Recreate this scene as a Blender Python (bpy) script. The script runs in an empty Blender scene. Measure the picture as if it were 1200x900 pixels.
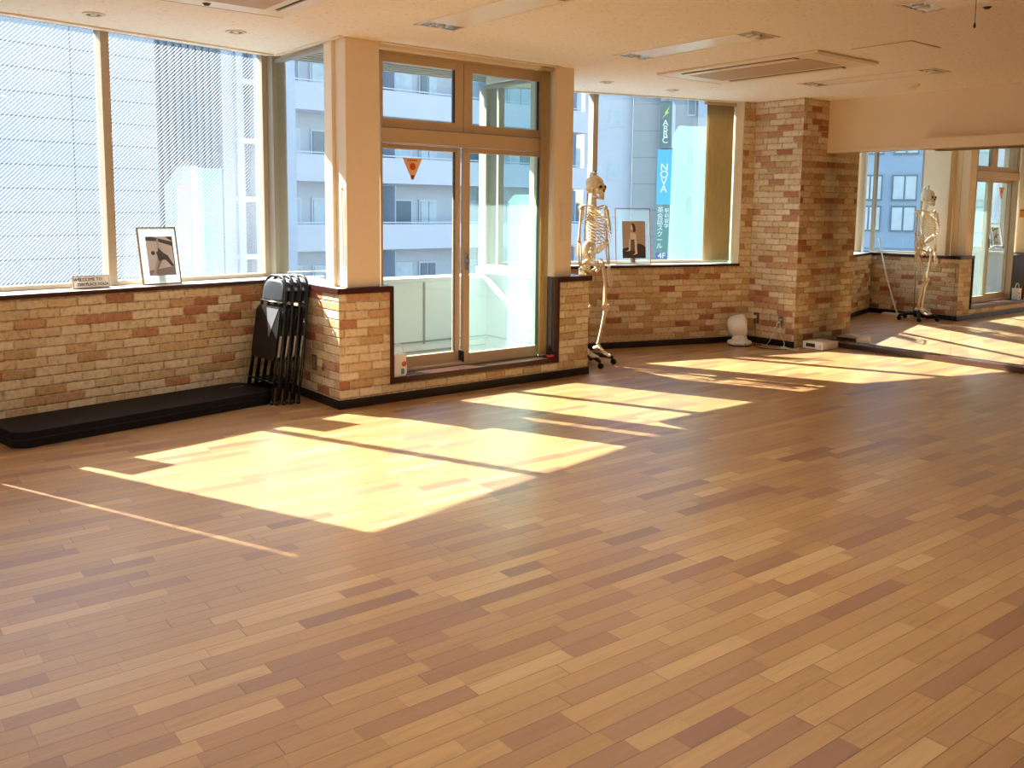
import bpy, bmesh, math, random
from mathutils import Vector, Matrix
random.seed(7)
S = bpy.context.scene
COL = S.collection
PI = math.pi
rad = math.radians

# ------------------------------------------------------------------ frames
def azdir(a):
    a = rad(a); return Vector((math.sin(a), math.cos(a), 0))
def frame(az, o):
    """local x runs along the wall, local y points out of the room, z up"""
    d = azdir(az); n = Vector((-d.y, d.x, 0))
    return Matrix(((d.x, n.x, 0, o[0]), (d.y, n.y, 0, o[1]), (0, 0, 1, o[2] if len(o) > 2 else 0), (0, 0, 0, 1)))
CEIL = 2.705
SILL = 0.90
K2 = Vector((-1.268, 6.54, 0)); K3 = Vector((0.704, 8.093, 0))
FC = frame(51.5, K2)                 # bay with the glass door
FA = frame(41.37, (0, 0, 0))         # long window wall
AN = 6.31                            # its brick face
FD = frame(67.9, (0.56, 9.40, 0))    # far window wall
MAZ = -38.25
MN = Vector((-azdir(MAZ).y, azdir(MAZ).x, 0))
MD = -azdir(MAZ)                     # runs towards the right / the camera
def onM(d, t):                       # point on mirror wall: offset d, t metres from the pier
    base = Vector((3.41, 10.03, 0)); base -= MN * (base.dot(MN) - d)
    return base + MD * t
GLASS_D, WALL_D = -9.05, -8.965
FM = Matrix(((MD.x, -MN.x, 0, onM(WALL_D, 0).x), (MD.y, -MN.y, 0, onM(WALL_D, 0).y), (0, 0, 1, 0), (0, 0, 0, 1)))

# ------------------------------------------------------------------ material helpers
def lin(r, g, b):
    f = lambda c: (c / 255 / 12.92) if c / 255 <= 0.04045 else ((c / 255 + 0.055) / 1.055) ** 2.4
    return (f(r), f(g), f(b), 1)
def newmat(name):
    m = bpy.data.materials.new(name); m.use_nodes = True
    nt = m.node_tree; b = nt.nodes['Principled BSDF']
    return m, nt, b
def N(nt, kind, **kw):
    n = nt.nodes.new(kind)
    for k, v in kw.items():
        if k == 'inp':
            for i, x in v.items():
                n.inputs[i].default_value = x
        else: setattr(n, k, v)
    return n
def math_node(nt, op, a, b=None, c=None):
    n = nt.nodes.new('ShaderNodeMath'); n.operation = op
    for i, x in enumerate((a, b, c)):
        if x is None: continue
        if isinstance(x, (int, float)): n.inputs[i].default_value = x
        else: nt.links.new(x, n.inputs[i])
    return n.outputs[0]
def plain(name, col, rough=0.5, metal=0.0, spec=0.5, noise=0.06, scale=18, bump=0.0):
    m, nt, b = newmat(name)
    tc = N(nt, 'ShaderNodeTexCoord')
    no = N(nt, 'ShaderNodeTexNoise', inp={'Scale': scale, 'Detail': 3})
    nt.links.new(tc.outputs['Object'], no.inputs['Vector'])
    mx = N(nt, 'ShaderNodeMix', data_type='RGBA')
    c = col
    mx.inputs[6].default_value = (c[0] * (1 - noise), c[1] * (1 - noise), c[2] * (1 - noise), 1)
    mx.inputs[7].default_value = (min(1, c[0] * (1 + noise)), min(1, c[1] * (1 + noise)), min(1, c[2] * (1 + noise)), 1)
    nt.links.new(no.outputs[0], mx.inputs[0]); nt.links.new(mx.outputs[2], b.inputs['Base Color'])
    b.inputs['Roughness'].default_value = rough; b.inputs['Metallic'].default_value = metal
    b.inputs['Specular IOR Level'].default_value = spec
    if bump:
        bp = N(nt, 'ShaderNodeBump', inp={'Strength': bump, 'Distance': 0.004})
        nt.links.new(no.outputs[0], bp.inputs['Height']); nt.links.new(bp.outputs[0], b.inputs['Normal'])
    return m
def ramp(nt, fac, stops, interp='LINEAR'):
    r = N(nt, 'ShaderNodeValToRGB'); r.color_ramp.interpolation = interp
    els = r.color_ramp.elements
    while len(els) < len(stops): els.new(0.5)
    for e, (p, c) in zip(els, stops): e.position = p; e.color = c
    nt.links.new(fac, r.inputs[0]); return r.outputs[0]
def combine(nt, x, y, z=0.0):
    c = nt.nodes.new('ShaderNodeCombineXYZ')
    for i, v in enumerate((x, y, z)):
        if isinstance(v, (int, float)): c.inputs[i].default_value = v
        else: nt.links.new(v, c.inputs[i])
    return c.outputs[0]
def white(nt, vec):
    w = N(nt, 'ShaderNodeTexWhiteNoise', noise_dimensions='3D'); nt.links.new(vec, w.inputs['Vector']); return w

def brick_material():
    m, nt, b = newmat('tan_brick')
    L, H = 0.198, 0.0655
    tc = N(nt, 'ShaderNodeTexCoord'); sp = N(nt, 'ShaderNodeSeparateXYZ'); nt.links.new(tc.outputs['Object'], sp.inputs[0])
    sn = N(nt, 'ShaderNodeSeparateXYZ'); nt.links.new(tc.outputs['Normal'], sn.inputs[0])
    ax = math_node(nt, 'ABSOLUTE', sn.outputs[0]); ay = math_node(nt, 'ABSOLUTE', sn.outputs[1])
    side = math_node(nt, 'GREATER_THAN', ax, ay)
    u = math_node(nt, 'ADD', math_node(nt, 'MULTIPLY', sp.outputs[1], side), math_node(nt, 'MULTIPLY', sp.outputs[0], math_node(nt, 'SUBTRACT', 1.0, side)))
    wob = N(nt, 'ShaderNodeTexNoise', inp={'Scale': 9, 'Detail': 2}); nt.links.new(tc.outputs['Object'], wob.inputs['Vector'])
    z = math_node(nt, 'ADD', sp.outputs[2], math_node(nt, 'MULTIPLY', math_node(nt, 'SUBTRACT', wob.outputs[0], 0.5), 0.014))
    rowf = math_node(nt, 'DIVIDE', math_node(nt, 'ADD', z, 10.0 + 0.012), H); row = math_node(nt, 'FLOOR', rowf)
    rr = white(nt, combine(nt, row, 3.7))
    off = math_node(nt, 'ADD', math_node(nt, 'MULTIPLY', math_node(nt, 'MODULO', row, 2.0), 0.5), math_node(nt, 'MULTIPLY', rr.outputs[0], 0.3))
    cf = math_node(nt, 'ADD', math_node(nt, 'DIVIDE', math_node(nt, 'ADD', u, 20.0), L), off); cl = math_node(nt, 'FLOOR', cf)
    fu = math_node(nt, 'FRACT', cf); fv = math_node(nt, 'FRACT', rowf)
    du = math_node(nt, 'MULTIPLY', math_node(nt, 'MINIMUM', fu, math_node(nt, 'SUBTRACT', 1.0, fu)), L)
    dv = math_node(nt, 'MULTIPLY', math_node(nt, 'MINIMUM', fv, math_node(nt, 'SUBTRACT', 1.0, fv)), H)
    d = math_node(nt, 'MINIMUM', du, dv)
    wid = white(nt, combine(nt, row, cl, side))
    col = ramp(nt, wid.outputs[0], [(0.0, lin(222, 204, 170)), (0.20, lin(230, 214, 184)), (0.36, lin(212, 190, 154)), (0.52, lin(220, 196, 156)),
                                    (0.64, lin(204, 174, 132)), (0.72, lin(188, 160, 116)), (0.80, lin(204, 164, 126)), (0.88, lin(190, 142, 108)), (0.95, lin(176, 120, 90)), (1.0, lin(164, 106, 78))])
    n2 = N(nt, 'ShaderNodeTexNoise', inp={'Scale': 30, 'Detail': 5, 'Roughness': 0.65}); nt.links.new(tc.outputs['Object'], n2.inputs['Vector'])
    shade = ramp(nt, n2.outputs[0], [(0.30, (0.66, 0.64, 0.60, 1)), (0.45, (0.93, 0.92, 0.90, 1)), (0.68, (1.08, 1.07, 1.05, 1))])
    mul = N(nt, 'ShaderNodeMix', data_type='RGBA', blend_type='MULTIPLY'); mul.inputs[0].default_value = 1
    nt.links.new(col, mul.inputs[6]); nt.links.new(shade, mul.inputs[7])
    joint = ramp(nt, d, [(0.0, (1, 1, 1, 1)), (0.0022, (1, 1, 1, 1)), (0.0050, (0, 0, 0, 1))])
    # ramp positions are metres: remap
    mx = N(nt, 'ShaderNodeMix', data_type='RGBA'); nt.links.new(joint, mx.inputs[0]); nt.links.new(mul.outputs[2], mx.inputs[6])
    shade_j = ramp(nt, n2.outputs[0], [(0.35, lin(166, 134, 98)), (0.6, lin(226, 204, 170))]); nt.links.new(shade_j, mx.inputs[7])
    nt.links.new(mx.outputs[2], b.inputs['Base Color'])
    b.inputs['Roughness'].default_value = 0.8; b.inputs['Specular IOR Level'].default_value = 0.25
    edge = N(nt, 'ShaderNodeMapRange', inp={'From Min': 0.0, 'From Max': 0.008}); nt.links.new(d, edge.inputs[0])
    h = math_node(nt, 'ADD', edge.outputs[0], math_node(nt, 'ADD', math_node(nt, 'MULTIPLY', wid.outputs[0], 0.6), math_node(nt, 'MULTIPLY', n2.outputs[0], 0.7)))
    bp = N(nt, 'ShaderNodeBump', inp={'Strength': 0.9, 'Distance': 0.009}); nt.links.new(h, bp.inputs['Height']); nt.links.new(bp.outputs[0], b.inputs['Normal'])
    return m

def floor_material():
    m, nt, b = newmat('oak_plank_floor')
    W = 0.0725
    tc = N(nt, 'ShaderNodeTexCoord'); sp = N(nt, 'ShaderNodeSeparateXYZ'); nt.links.new(tc.outputs['Object'], sp.inputs[0])
    rf = math_node(nt, 'DIVIDE', math_node(nt, 'ADD', sp.outputs[1], 60.0), W); row = math_node(nt, 'FLOOR', rf)
    r1 = white(nt, combine(nt, row, 1.3)); r2 = white(nt, combine(nt, row, 8.9))
    Lr = math_node(nt, 'ADD', 0.30, math_node(nt, 'MULTIPLY', r2.outputs[0], 0.22))
    cf = math_node(nt, 'DIVIDE', math_node(nt, 'ADD', math_node(nt, 'ADD', sp.outputs[0], 60.0), math_node(nt, 'MULTIPLY', r1.outputs[0], 3.0)), Lr)
    # uneven board lengths: warp the running coordinate
    cf = math_node(nt, 'ADD', cf, math_node(nt, 'MULTIPLY', math_node(nt, 'SINE', math_node(nt, 'MULTIPLY', cf, 2.1)), 0.28))
    cl = math_node(nt, 'FLOOR', cf)
    wid = white(nt, combine(nt, row, cl)); wid2 = white(nt, combine(nt, cl, row, 5.0))
    col = ramp(nt, wid.outputs[0], [(0.0, lin(148, 103, 74)), (0.08, lin(160, 115, 80)), (0.22, lin(175, 131, 86)), (0.42, lin(185, 141, 91)),
                                    (0.60, lin(179, 136, 83)), (0.80, lin(191, 148, 94)), (0.92, lin(198, 157, 102)), (1.0, lin(204, 166, 112))])
    mp = N(nt, 'ShaderNodeCombineXYZ')
    nt.links.new(math_node(nt, 'ADD', math_node(nt, 'MULTIPLY', sp.outputs[0], 2.2), math_node(nt, 'MULTIPLY', wid2.outputs[0], 37.0)), mp.inputs[0])
    nt.links.new(math_node(nt, 'MULTIPLY', sp.outputs[1], 34.0), mp.inputs[1]); nt.links.new(math_node(nt, 'MULTIPLY', wid.outputs[0], 11.0), mp.inputs[2])
    gr = N(nt, 'ShaderNodeTexNoise', inp={'Scale': 1.6, 'Detail': 6, 'Roughness': 0.6, 'Distortion': 0.6}); nt.links.new(mp.outputs[0], gr.inputs['Vector'])
    gs = ramp(nt, gr.outputs[0], [(0.25, (0.70, 0.66, 0.62, 1)), (0.42, (0.94, 0.93, 0.91, 1)), (0.55, (1, 1, 1, 1)), (0.78, (1.16, 1.14, 1.10, 1))])
    mul = N(nt, 'ShaderNodeMix', data_type='RGBA', blend_type='MULTIPLY'); mul.inputs[0].default_value = 1
    nt.links.new(col, mul.inputs[6]); nt.links.new(gs, mul.inputs[7])
    fv = math_node(nt, 'FRACT', rf); fu = math_node(nt, 'FRACT', cf)
    dv = math_node(nt, 'MULTIPLY', math_node(nt, 'MINIMUM', fv, math_node(nt, 'SUBTRACT', 1.0, fv)), W)
    du = math_node(nt, 'MULTIPLY', math_node(nt, 'MINIMUM', fu, math_node(nt, 'SUBTRACT', 1.0, fu)), 0.5)
    d = math_node(nt, 'MINIMUM', dv, math_node(nt, 'MULTIPLY', du, 1.6))
    gap = N(nt, 'ShaderNodeMapRange', inp={'From Min': 0.0006, 'From Max': 0.0022, 'To Min': 1.0, 'To Max': 0.0}); nt.links.new(d, gap.inputs[0])
    mx = N(nt, 'ShaderNodeMix', data_type='RGBA'); nt.links.new(math_node(nt, 'MULTIPLY', gap.outputs[0], 0.75), mx.inputs[0])
    nt.links.new(mul.outputs[2], mx.inputs[6]); mx.inputs[7].default_value = lin(70, 38, 20)
    nt.links.new(mx.outputs[2], b.inputs['Base Color'])
    rn = N(nt, 'ShaderNodeMapRange', inp={'From Min': 0.3, 'From Max': 0.7, 'To Min': 0.36, 'To Max': 0.50}); nt.links.new(gr.outputs[0], rn.inputs[0])
    nt.links.new(rn.outputs[0], b.inputs['Roughness']); b.inputs['Specular IOR Level'].default_value = 0.5
    b.inputs['Coat Weight'].default_value = 0.85; b.inputs['Coat Roughness'].default_value = 0.34; b.inputs['Coat IOR'].default_value = 1.5
    h = math_node(nt, 'SUBTRACT', math_node(nt, 'MULTIPLY', gr.outputs[0], 0.15), gap.outputs[0])
    bp = N(nt, 'ShaderNodeBump', inp={'Strength': 0.25, 'Distance': 0.0015}); nt.links.new(h, bp.inputs['Height']); nt.links.new(bp.outputs[0], b.inputs['Normal'])
    return m

def ceiling_material():
    m, nt, b = newmat('speckled_ceiling')
    tc = N(nt, 'ShaderNodeTexCoord')
    n1 = N(nt, 'ShaderNodeTexNoise', inp={'Scale': 45, 'Detail': 2}); nt.links.new(tc.outputs['Object'], n1.inputs['Vector'])
    st = N(nt, 'ShaderNodeMapping'); st.inputs['Scale'].default_value = (30, 55, 1); nt.links.new(tc.outputs['Object'], st.inputs[0])
    n2 = N(nt, 'ShaderNodeTexNoise', inp={'Scale': 1.0, 'Detail': 3}); nt.links.new(st.outputs[0], n2.inputs['Vector'])
    c = ramp(nt, n2.outputs[0], [(0.28, lin(212, 192, 166)), (0.36, lin(243, 234, 220)), (0.7, lin(247, 240, 227))])
    nt.links.new(c, b.inputs['Base Color']); b.inputs['Roughness'].default_value = 0.9; b.inputs['Specular IOR Level'].default_value = 0.1
    bp = N(nt, 'ShaderNodeBump', inp={'Strength': 0.3, 'Distance': 0.004}); nt.links.new(n2.outputs[0], bp.inputs['Height']); nt.links.new(bp.outputs[0], b.inputs['Normal'])
    return m

def glass_material(name, tint, haze=0.0, hatch=False, hazecol=(0.85, 0.98, 0.95, 1)):
    m, nt, b = newmat(name); nt.nodes.remove(b); out = nt.nodes['Material Output']
    tr = N(nt, 'ShaderNodeBsdfTransparent'); tr.inputs[0].default_value = tint
    gl = N(nt, 'ShaderNodeBsdfGlossy'); gl.inputs['Roughness'].default_value = 0.0
    lw = N(nt, 'ShaderNodeLayerWeight', inp={'Blend': 0.5})
    fres = math_node(nt, 'ADD', 0.035, math_node(nt, 'MULTIPLY', math_node(nt, 'POWER', lw.outputs['Facing'], 5.0), 0.9))
    base = tr.outputs[0]
    if haze or hatch:
        tl = N(nt, 'ShaderNodeBsdfTranslucent'); tl.inputs[0].default_value = hazecol
        df = N(nt, 'ShaderNodeBsdfDiffuse'); df.inputs[0].default_value = hazecol
        sc = N(nt, 'ShaderNodeMixShader'); sc.inputs[0].default_value = 0.3
        nt.links.new(tl.outputs[0], sc.inputs[1]); nt.links.new(df.outputs[0], sc.inputs[2])
        mz = N(nt, 'ShaderNodeMixShader'); mz.inputs[0].default_value = haze
        nt.links.new(base, mz.inputs[1]); nt.links.new(sc.outputs[0], mz.inputs[2])
        if hatch:
            tc = N(nt, 'ShaderNodeTexCoord'); sp = N(nt, 'ShaderNodeSeparateXYZ'); nt.links.new(tc.outputs['Object'], sp.inputs[0])
            s = math_node(nt, 'FRACT', math_node(nt, 'DIVIDE', math_node(nt, 'SUBTRACT', math_node(nt, 'MULTIPLY', sp.outputs[2], 1.0), math_node(nt, 'MULTIPLY', sp.outputs[0], 0.98)), 0.028))
            wn = N(nt, 'ShaderNodeTexNoise', inp={'Scale': 1.6, 'Detail': 1}); nt.links.new(tc.outputs['Object'], wn.inputs['Vector'])
            k = math_node(nt, 'MULTIPLY', math_node(nt, 'LESS_THAN', s, 0.36), math_node(nt, 'MULTIPLY', wn.outputs[0], 0.25))
            nt.links.new(math_node(nt, 'ADD', k, haze), mz.inputs[0])
        base = mz.outputs[0]
    mx = N(nt, 'ShaderNodeMixShader'); nt.links.new(fres, mx.inputs[0])
    nt.links.new(base, mx.inputs[1]); nt.links.new(gl.outputs[0], mx.inputs[2]); nt.links.new(mx.outputs[0], out.inputs[0])
    return m

def panel_material(name, col, joint, du, dz, u0=0.0, z0=0.0, w=0.03, rough=0.6):
    m, nt, b = newmat(name)
    tc = N(nt, 'ShaderNodeTexCoord'); sp = N(nt, 'ShaderNodeSeparateXYZ'); nt.links.new(tc.outputs['Object'], sp.inputs[0])
    def dist(x, o, p):
        f = math_node(nt, 'FRACT', math_node(nt, 'DIVIDE', math_node(nt, 'ADD', x, 100 * p - o), p))
        return math_node(nt, 'MULTIPLY', math_node(nt, 'MINIMUM', f, math_node(nt, 'SUBTRACT', 1.0, f)), p)
    d = math_node(nt, 'MINIMUM', dist(sp.outputs[0], u0, du), dist(sp.outputs[2], z0, dz))
    k = math_node(nt, 'LESS_THAN', d, w / 2)
    no = N(nt, 'ShaderNodeTexNoise', inp={'Scale': 0.6, 'Detail': 3}); nt.links.new(tc.outputs['Object'], no.inputs['Vector'])
    c = ramp(nt, no.outputs[0], [(0.3, tuple(x * 0.93 for x in col[:3]) + (1,)), (0.7, col)])
    mx = N(nt, 'ShaderNodeMix', data_type='RGBA'); nt.links.new(k, mx.inputs[0]); nt.links.new(c, mx.inputs[6]); mx.inputs[7].default_value = joint
    nt.links.new(mx.outputs[2], b.inputs['Base Color']); b.inputs['Roughness'].default_value = rough
    return m

def blind_material():
    m, nt, b = newmat('olive_blind_fabric'); out = nt.nodes['Material Output']
    tc = N(nt, 'ShaderNodeTexCoord')
    st = N(nt, 'ShaderNodeMapping'); st.inputs['Scale'].default_value = (60, 60, 3); nt.links.new(tc.outputs['Object'], st.inputs[0])
    no = N(nt, 'ShaderNodeTexNoise', inp={'Scale': 2.0, 'Detail': 3}); nt.links.new(st.outputs[0], no.inputs['Vector'])
    c = ramp(nt, no.outputs[0], [(0.3, lin(196, 174, 124)), (0.7, lin(214, 194, 146))])
    nt.links.new(c, b.inputs['Base Color']); b.inputs['Roughness'].default_value = 0.8
    tl = N(nt, 'ShaderNodeBsdfTranslucent'); nt.links.new(c, tl.inputs[0])
    mx = N(nt, 'ShaderNodeMixShader'); mx.inputs[0].default_value = 0.35
    nt.links.new(b.outputs[0], mx.inputs[1]); nt.links.new(tl.outputs[0], mx.inputs[2]); nt.links.new(mx.outputs[0], out.inputs[0])
    return m

def emit_material(name, col, strength):
    m, nt, b = newmat(name)
    b.inputs['Base Color'].default_value = (0.8, 0.78, 0.74, 1)
    b.inputs['Emission Color'].default_value = col; b.inputs['Emission Strength'].default_value = strength
    return m

M = {}
M['brick'] = brick_material(); M['floor'] = floor_material(); M['ceiling'] = ceiling_material()
M['cream'] = plain('cream_paint', lin(238, 220, 192), 0.6, noise=0.02)
M['ivory'] = plain('ivory_laminate', lin(236, 220, 192), 0.35, noise=0.015)
M['wallpaper'] = plain('cream_wallpaper', lin(236, 218, 188), 0.75, noise=0.03, scale=60, bump=0.1)
M['backwall'] = plain('white_wall_paint', lin(242, 236, 224), 0.8, noise=0.02)
M['maroon'] = plain('dark_maroon_edging', lin(62, 26, 20), 0.35, noise=0.1)
M['browncap'] = plain('dark_brown_board', lin(74, 50, 40), 0.25, noise=0.12)
M['silltop'] = plain('white_sill_board', lin(226, 220, 214), 0.3, noise=0.02)
M['black'] = plain('black_baseboard', lin(24, 19, 17), 0.4, noise=0.1)
M['bronze'] = plain('bronze_aluminium', lin(196, 172, 140), 0.45, metal=0.0, noise=0.03)
M['sash'] = plain('beige_aluminium', lin(196, 180, 156), 0.4, metal=0.2, noise=0.03)
M['postgrey'] = plain('grey_aluminium', lin(172, 164, 148), 0.45, metal=0.2, noise=0.03)
M['gasket'] = plain('black_gasket', lin(30, 30, 30), 0.6)
M['glass'] = glass_material('clear_glass', (0.93, 0.965, 0.97, 1))
M['glasshatch'] = glass_material('diagonal_lined_glass', (0.93, 0.965, 0.97, 1), haze=0.01, hatch=True, hazecol=(0.9, 0.95, 1, 1))
M['glassdust'] = glass_material('dusty_aqua_glass', (0.82, 0.93, 0.93, 1), haze=0.06, hazecol=(0.80, 0.99, 0.94, 1))
M['glassfar'] = glass_material('dusty_far_glass', (0.90, 0.95, 0.97, 1), haze=0.012, hazecol=(0.80, 0.99, 0.94, 1))
M['blind'] = blind_material()
M['mat'] = plain('black_vinyl_mat', lin(17, 16, 20), 0.6, spec=0.25, noise=0.1, scale=60)
M['blackmetal'] = plain('black_enamel_tube', lin(12, 12, 13), 0.3, noise=0.1)
M['blackvinyl'] = plain('black_vinyl_pad', lin(11, 11, 13), 0.45, spec=0.3, noise=0.15)
M['greymetal'] = plain('painted_grey_metal', lin(150, 154, 160), 0.35, metal=0.5)
M['bone'] = plain('ivory_bone_plastic', lin(232, 214, 180), 0.45, noise=0.06, scale=40)
M['socket'] = plain('dark_eye_hollow', lin(70, 46, 30), 0.8)
M['chrome'] = plain('chrome', lin(200, 200, 200), 0.2, metal=1.0)
M['blackplastic'] = plain('black_plastic', lin(18, 18, 18), 0.4)
M['whiteplastic'] = plain('white_plastic', lin(236, 232, 224), 0.35, noise=0.02)
M['cord'] = plain('pale_cord', lin(230, 224, 210), 0.5)
M['gold'] = plain('slim_gold_frame', lin(142, 110, 60), 0.3, metal=0.7)
M['copper'] = plain('copper_wire_frame', lin(190, 140, 104), 0.3, metal=0.7)
M['matboard'] = plain('pale_mat_board', lin(222, 232, 230), 0.6, noise=0.02)
def paper(name, col, k=0.5):
    m, nt, b = newmat(name); out = nt.nodes['Material Output']; b.inputs['Base Color'].default_value = col; b.inputs['Roughness'].default_value = 0.6
    tc = N(nt, 'ShaderNodeTexCoord'); no = N(nt, 'ShaderNodeTexNoise', inp={'Scale': 40}); nt.links.new(tc.outputs['Object'], no.inputs['Vector'])
    c = ramp(nt, no.outputs[0], [(0.3, tuple(x * .96 for x in col[:3]) + (1,)), (0.7, col)]); nt.links.new(c, b.inputs['Base Color'])
    tl = N(nt, 'ShaderNodeBsdfTranslucent'); nt.links.new(c, tl.inputs[0])
    mx = N(nt, 'ShaderNodeMixShader'); mx.inputs[0].default_value = k
    nt.links.new(b.outputs[0], mx.inputs[1]); nt.links.new(tl.outputs[0], mx.inputs[2]); nt.links.new(mx.outputs[0], out.inputs[0]); return m
M['matboard'] = paper('pale_mat_board', lin(232, 240, 240), 0.42)
M['ph_light'] = paper('photo_pale_tone', lin(226, 218, 218), 0.3); M['ph_skin'] = paper('photo_soft_tone', lin(206, 198, 198), 0.3); M['ph_mid'] = paper('photo_mid_tone', lin(158, 152, 154), 0.2)
M['acrylic'] = glass_material('clear_acrylic', (0.93, 0.98, 0.98, 1), haze=0.04)
M['ph_dark'] = plain('photo_dark_tone', lin(78, 74, 76), 0.5, noise=0.2, scale=60)
M['se_light'] = plain('sepia_pale_tone', lin(196, 174, 152), 0.5, noise=0.05)
M['se_dark'] = plain('sepia_dark_tone', lin(70, 56, 48), 0.5, noise=0.25, scale=80)
M['se_mid'] = plain('sepia_mid_tone', lin(124, 102, 88), 0.5, noise=0.15, scale=80)
M['se_skin'] = plain('sepia_skin_tone', lin(240, 224, 208), 0.5, noise=0.05)
M['letter'] = plain('black_letter', lin(22, 22, 24), 0.5)
M['signface'] = plain('cream_sign_face', lin(246, 242, 232), 0.5, noise=0.02)
M['orange'] = plain('orange_plastic', lin(222, 96, 44), 0.4)
M['peach'] = plain('peach_sticker', lin(250, 206, 164), 0.5)
M['stickerred'] = plain('red_print', lin(196, 60, 44), 0.5)
M['amber'] = plain('amber_tag', lin(214, 140, 52), 0.5)
M['blue'] = plain('blue_label', lin(58, 112, 150), 0.5)
M['paper'] = plain('white_label', lin(230, 230, 226), 0.5)
M['reddish'] = plain('red_lacquer', lin(168, 52, 40), 0.3)
M['brownplate'] = plain('brown_outlet_plate', lin(92, 70, 50), 0.4)
M['greyplate'] = plain('taupe_outlet_plate', lin(136, 118, 100), 0.4)
M['reflector'] = plain('polished_reflector', lin(206, 188, 156), 0.25, metal=0.8)
M['lens'] = plain('milky_lens', lin(244, 236, 222), 0.3, noise=0.01)
M['darkslot'] = plain('dark_slot', lin(52, 42, 34), 0.6)
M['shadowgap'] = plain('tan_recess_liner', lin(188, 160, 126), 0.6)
M['filllamp'] = emit_material('fill_lamp_lens', (1.0, 0.97, 0.92, 1), 10.5)  # glow of the added fill strips out of view
# outside
M['ext_white'] = plain('white_render', lin(196, 201, 210), 0.8, noise=0.03, scale=0.8)
M['balcony'] = plain('white_balcony_paint', lin(222, 230, 238), 0.6, noise=0.03, scale=3)
M['balfloor'] = plain('pale_balcony_floor', lin(196, 204, 204), 0.35, noise=0.06, scale=6)
M['balpost'] = plain('grey_balcony_joint', lin(150, 158, 160), 0.5)
M['soffit'] = panel_material('ribbed_soffit', lin(170, 176, 172), lin(120, 128, 126), 9.0, 9.0)
M['panelwhite'] = panel_material('white_wall_panels', lin(222, 230, 240), lin(132, 142, 156), 4.2, 0.541, 0.0, 0.28, 0.032)
M['ribgrey'] = plain('grey_ribbed_metal', lin(104, 120, 134), 0.6, noise=0.05, scale=0.5)
M['extpale'] = plain('pale_blue_render', lin(166, 178, 191), 0.8, noise=0.04, scale=0.5)
M['extwin'] = plain('dark_window_glass', lin(92, 114, 130), 0.15, noise=0.25, scale=0.7)
M['extwinlight'] = plain('curtained_window_glass', lin(176, 194, 204), 0.2, noise=0.25, scale=2.5)
M['extrecess'] = plain('grey_balcony_back_wall', lin(180, 187, 194), 0.8, noise=0.05)
M['extframe'] = plain('pale_window_frame', lin(196, 204, 210), 0.5)
M['concrete'] = panel_material('grey_concrete_panels', lin(158, 164, 168), lin(128, 136, 142), 5.0, 1.45, 0, 0, 0.05)
M['aqua'] = plain('aqua_reflection_tone', lin(160, 208, 203), 0.4, noise=0.03, scale=0.5)
M['aquadark'] = plain('deeper_aqua_reflection_tone', lin(122, 192, 196), 0.3, noise=0.03, scale=0.5)
M['signteal'] = plain('dark_green_sign', lin(58, 96, 98), 0.4)
M['signblue'] = plain('bright_blue_sign', lin(40, 172, 208), 0.4, noise=0.02)
M['signblue2'] = plain('cyan_sign_edge', lin(40, 178, 216), 0.4, noise=0.02)
M['signnavy'] = plain('navy_sign', lin(52, 74, 140), 0.4)
M['signgreen'] = plain('green_sign', lin(44, 122, 112), 0.4)
M['signwhite'] = plain('white_sign_lettering', lin(240, 246, 248), 0.4, noise=0.01)
M['signlime'] = plain('lime_arrow', lin(196, 214, 60), 0.4)
M['street'] = plain('asphalt', lin(176, 174, 168), 0.9, noise=0.1, scale=0.3)
M['bluefacade'] = panel_material('blue_grey_cladding', lin(146, 168, 190), lin(110, 134, 158), 3.2, 6.2, 0, 0, 0.08)
mm, nt_, b_ = newmat('mirror_silver'); nt_.nodes.remove(b_)
g_ = N(nt_, 'ShaderNodeBsdfGlossy'); g_.inputs[0].default_value = (0.88, 0.90, 0.88, 1); g_.inputs['Roughness'].default_value = 0.0
nt_.links.new(g_.outputs[0], nt_.nodes['Material Output'].inputs[0]); M['mirror'] = mm

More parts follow.
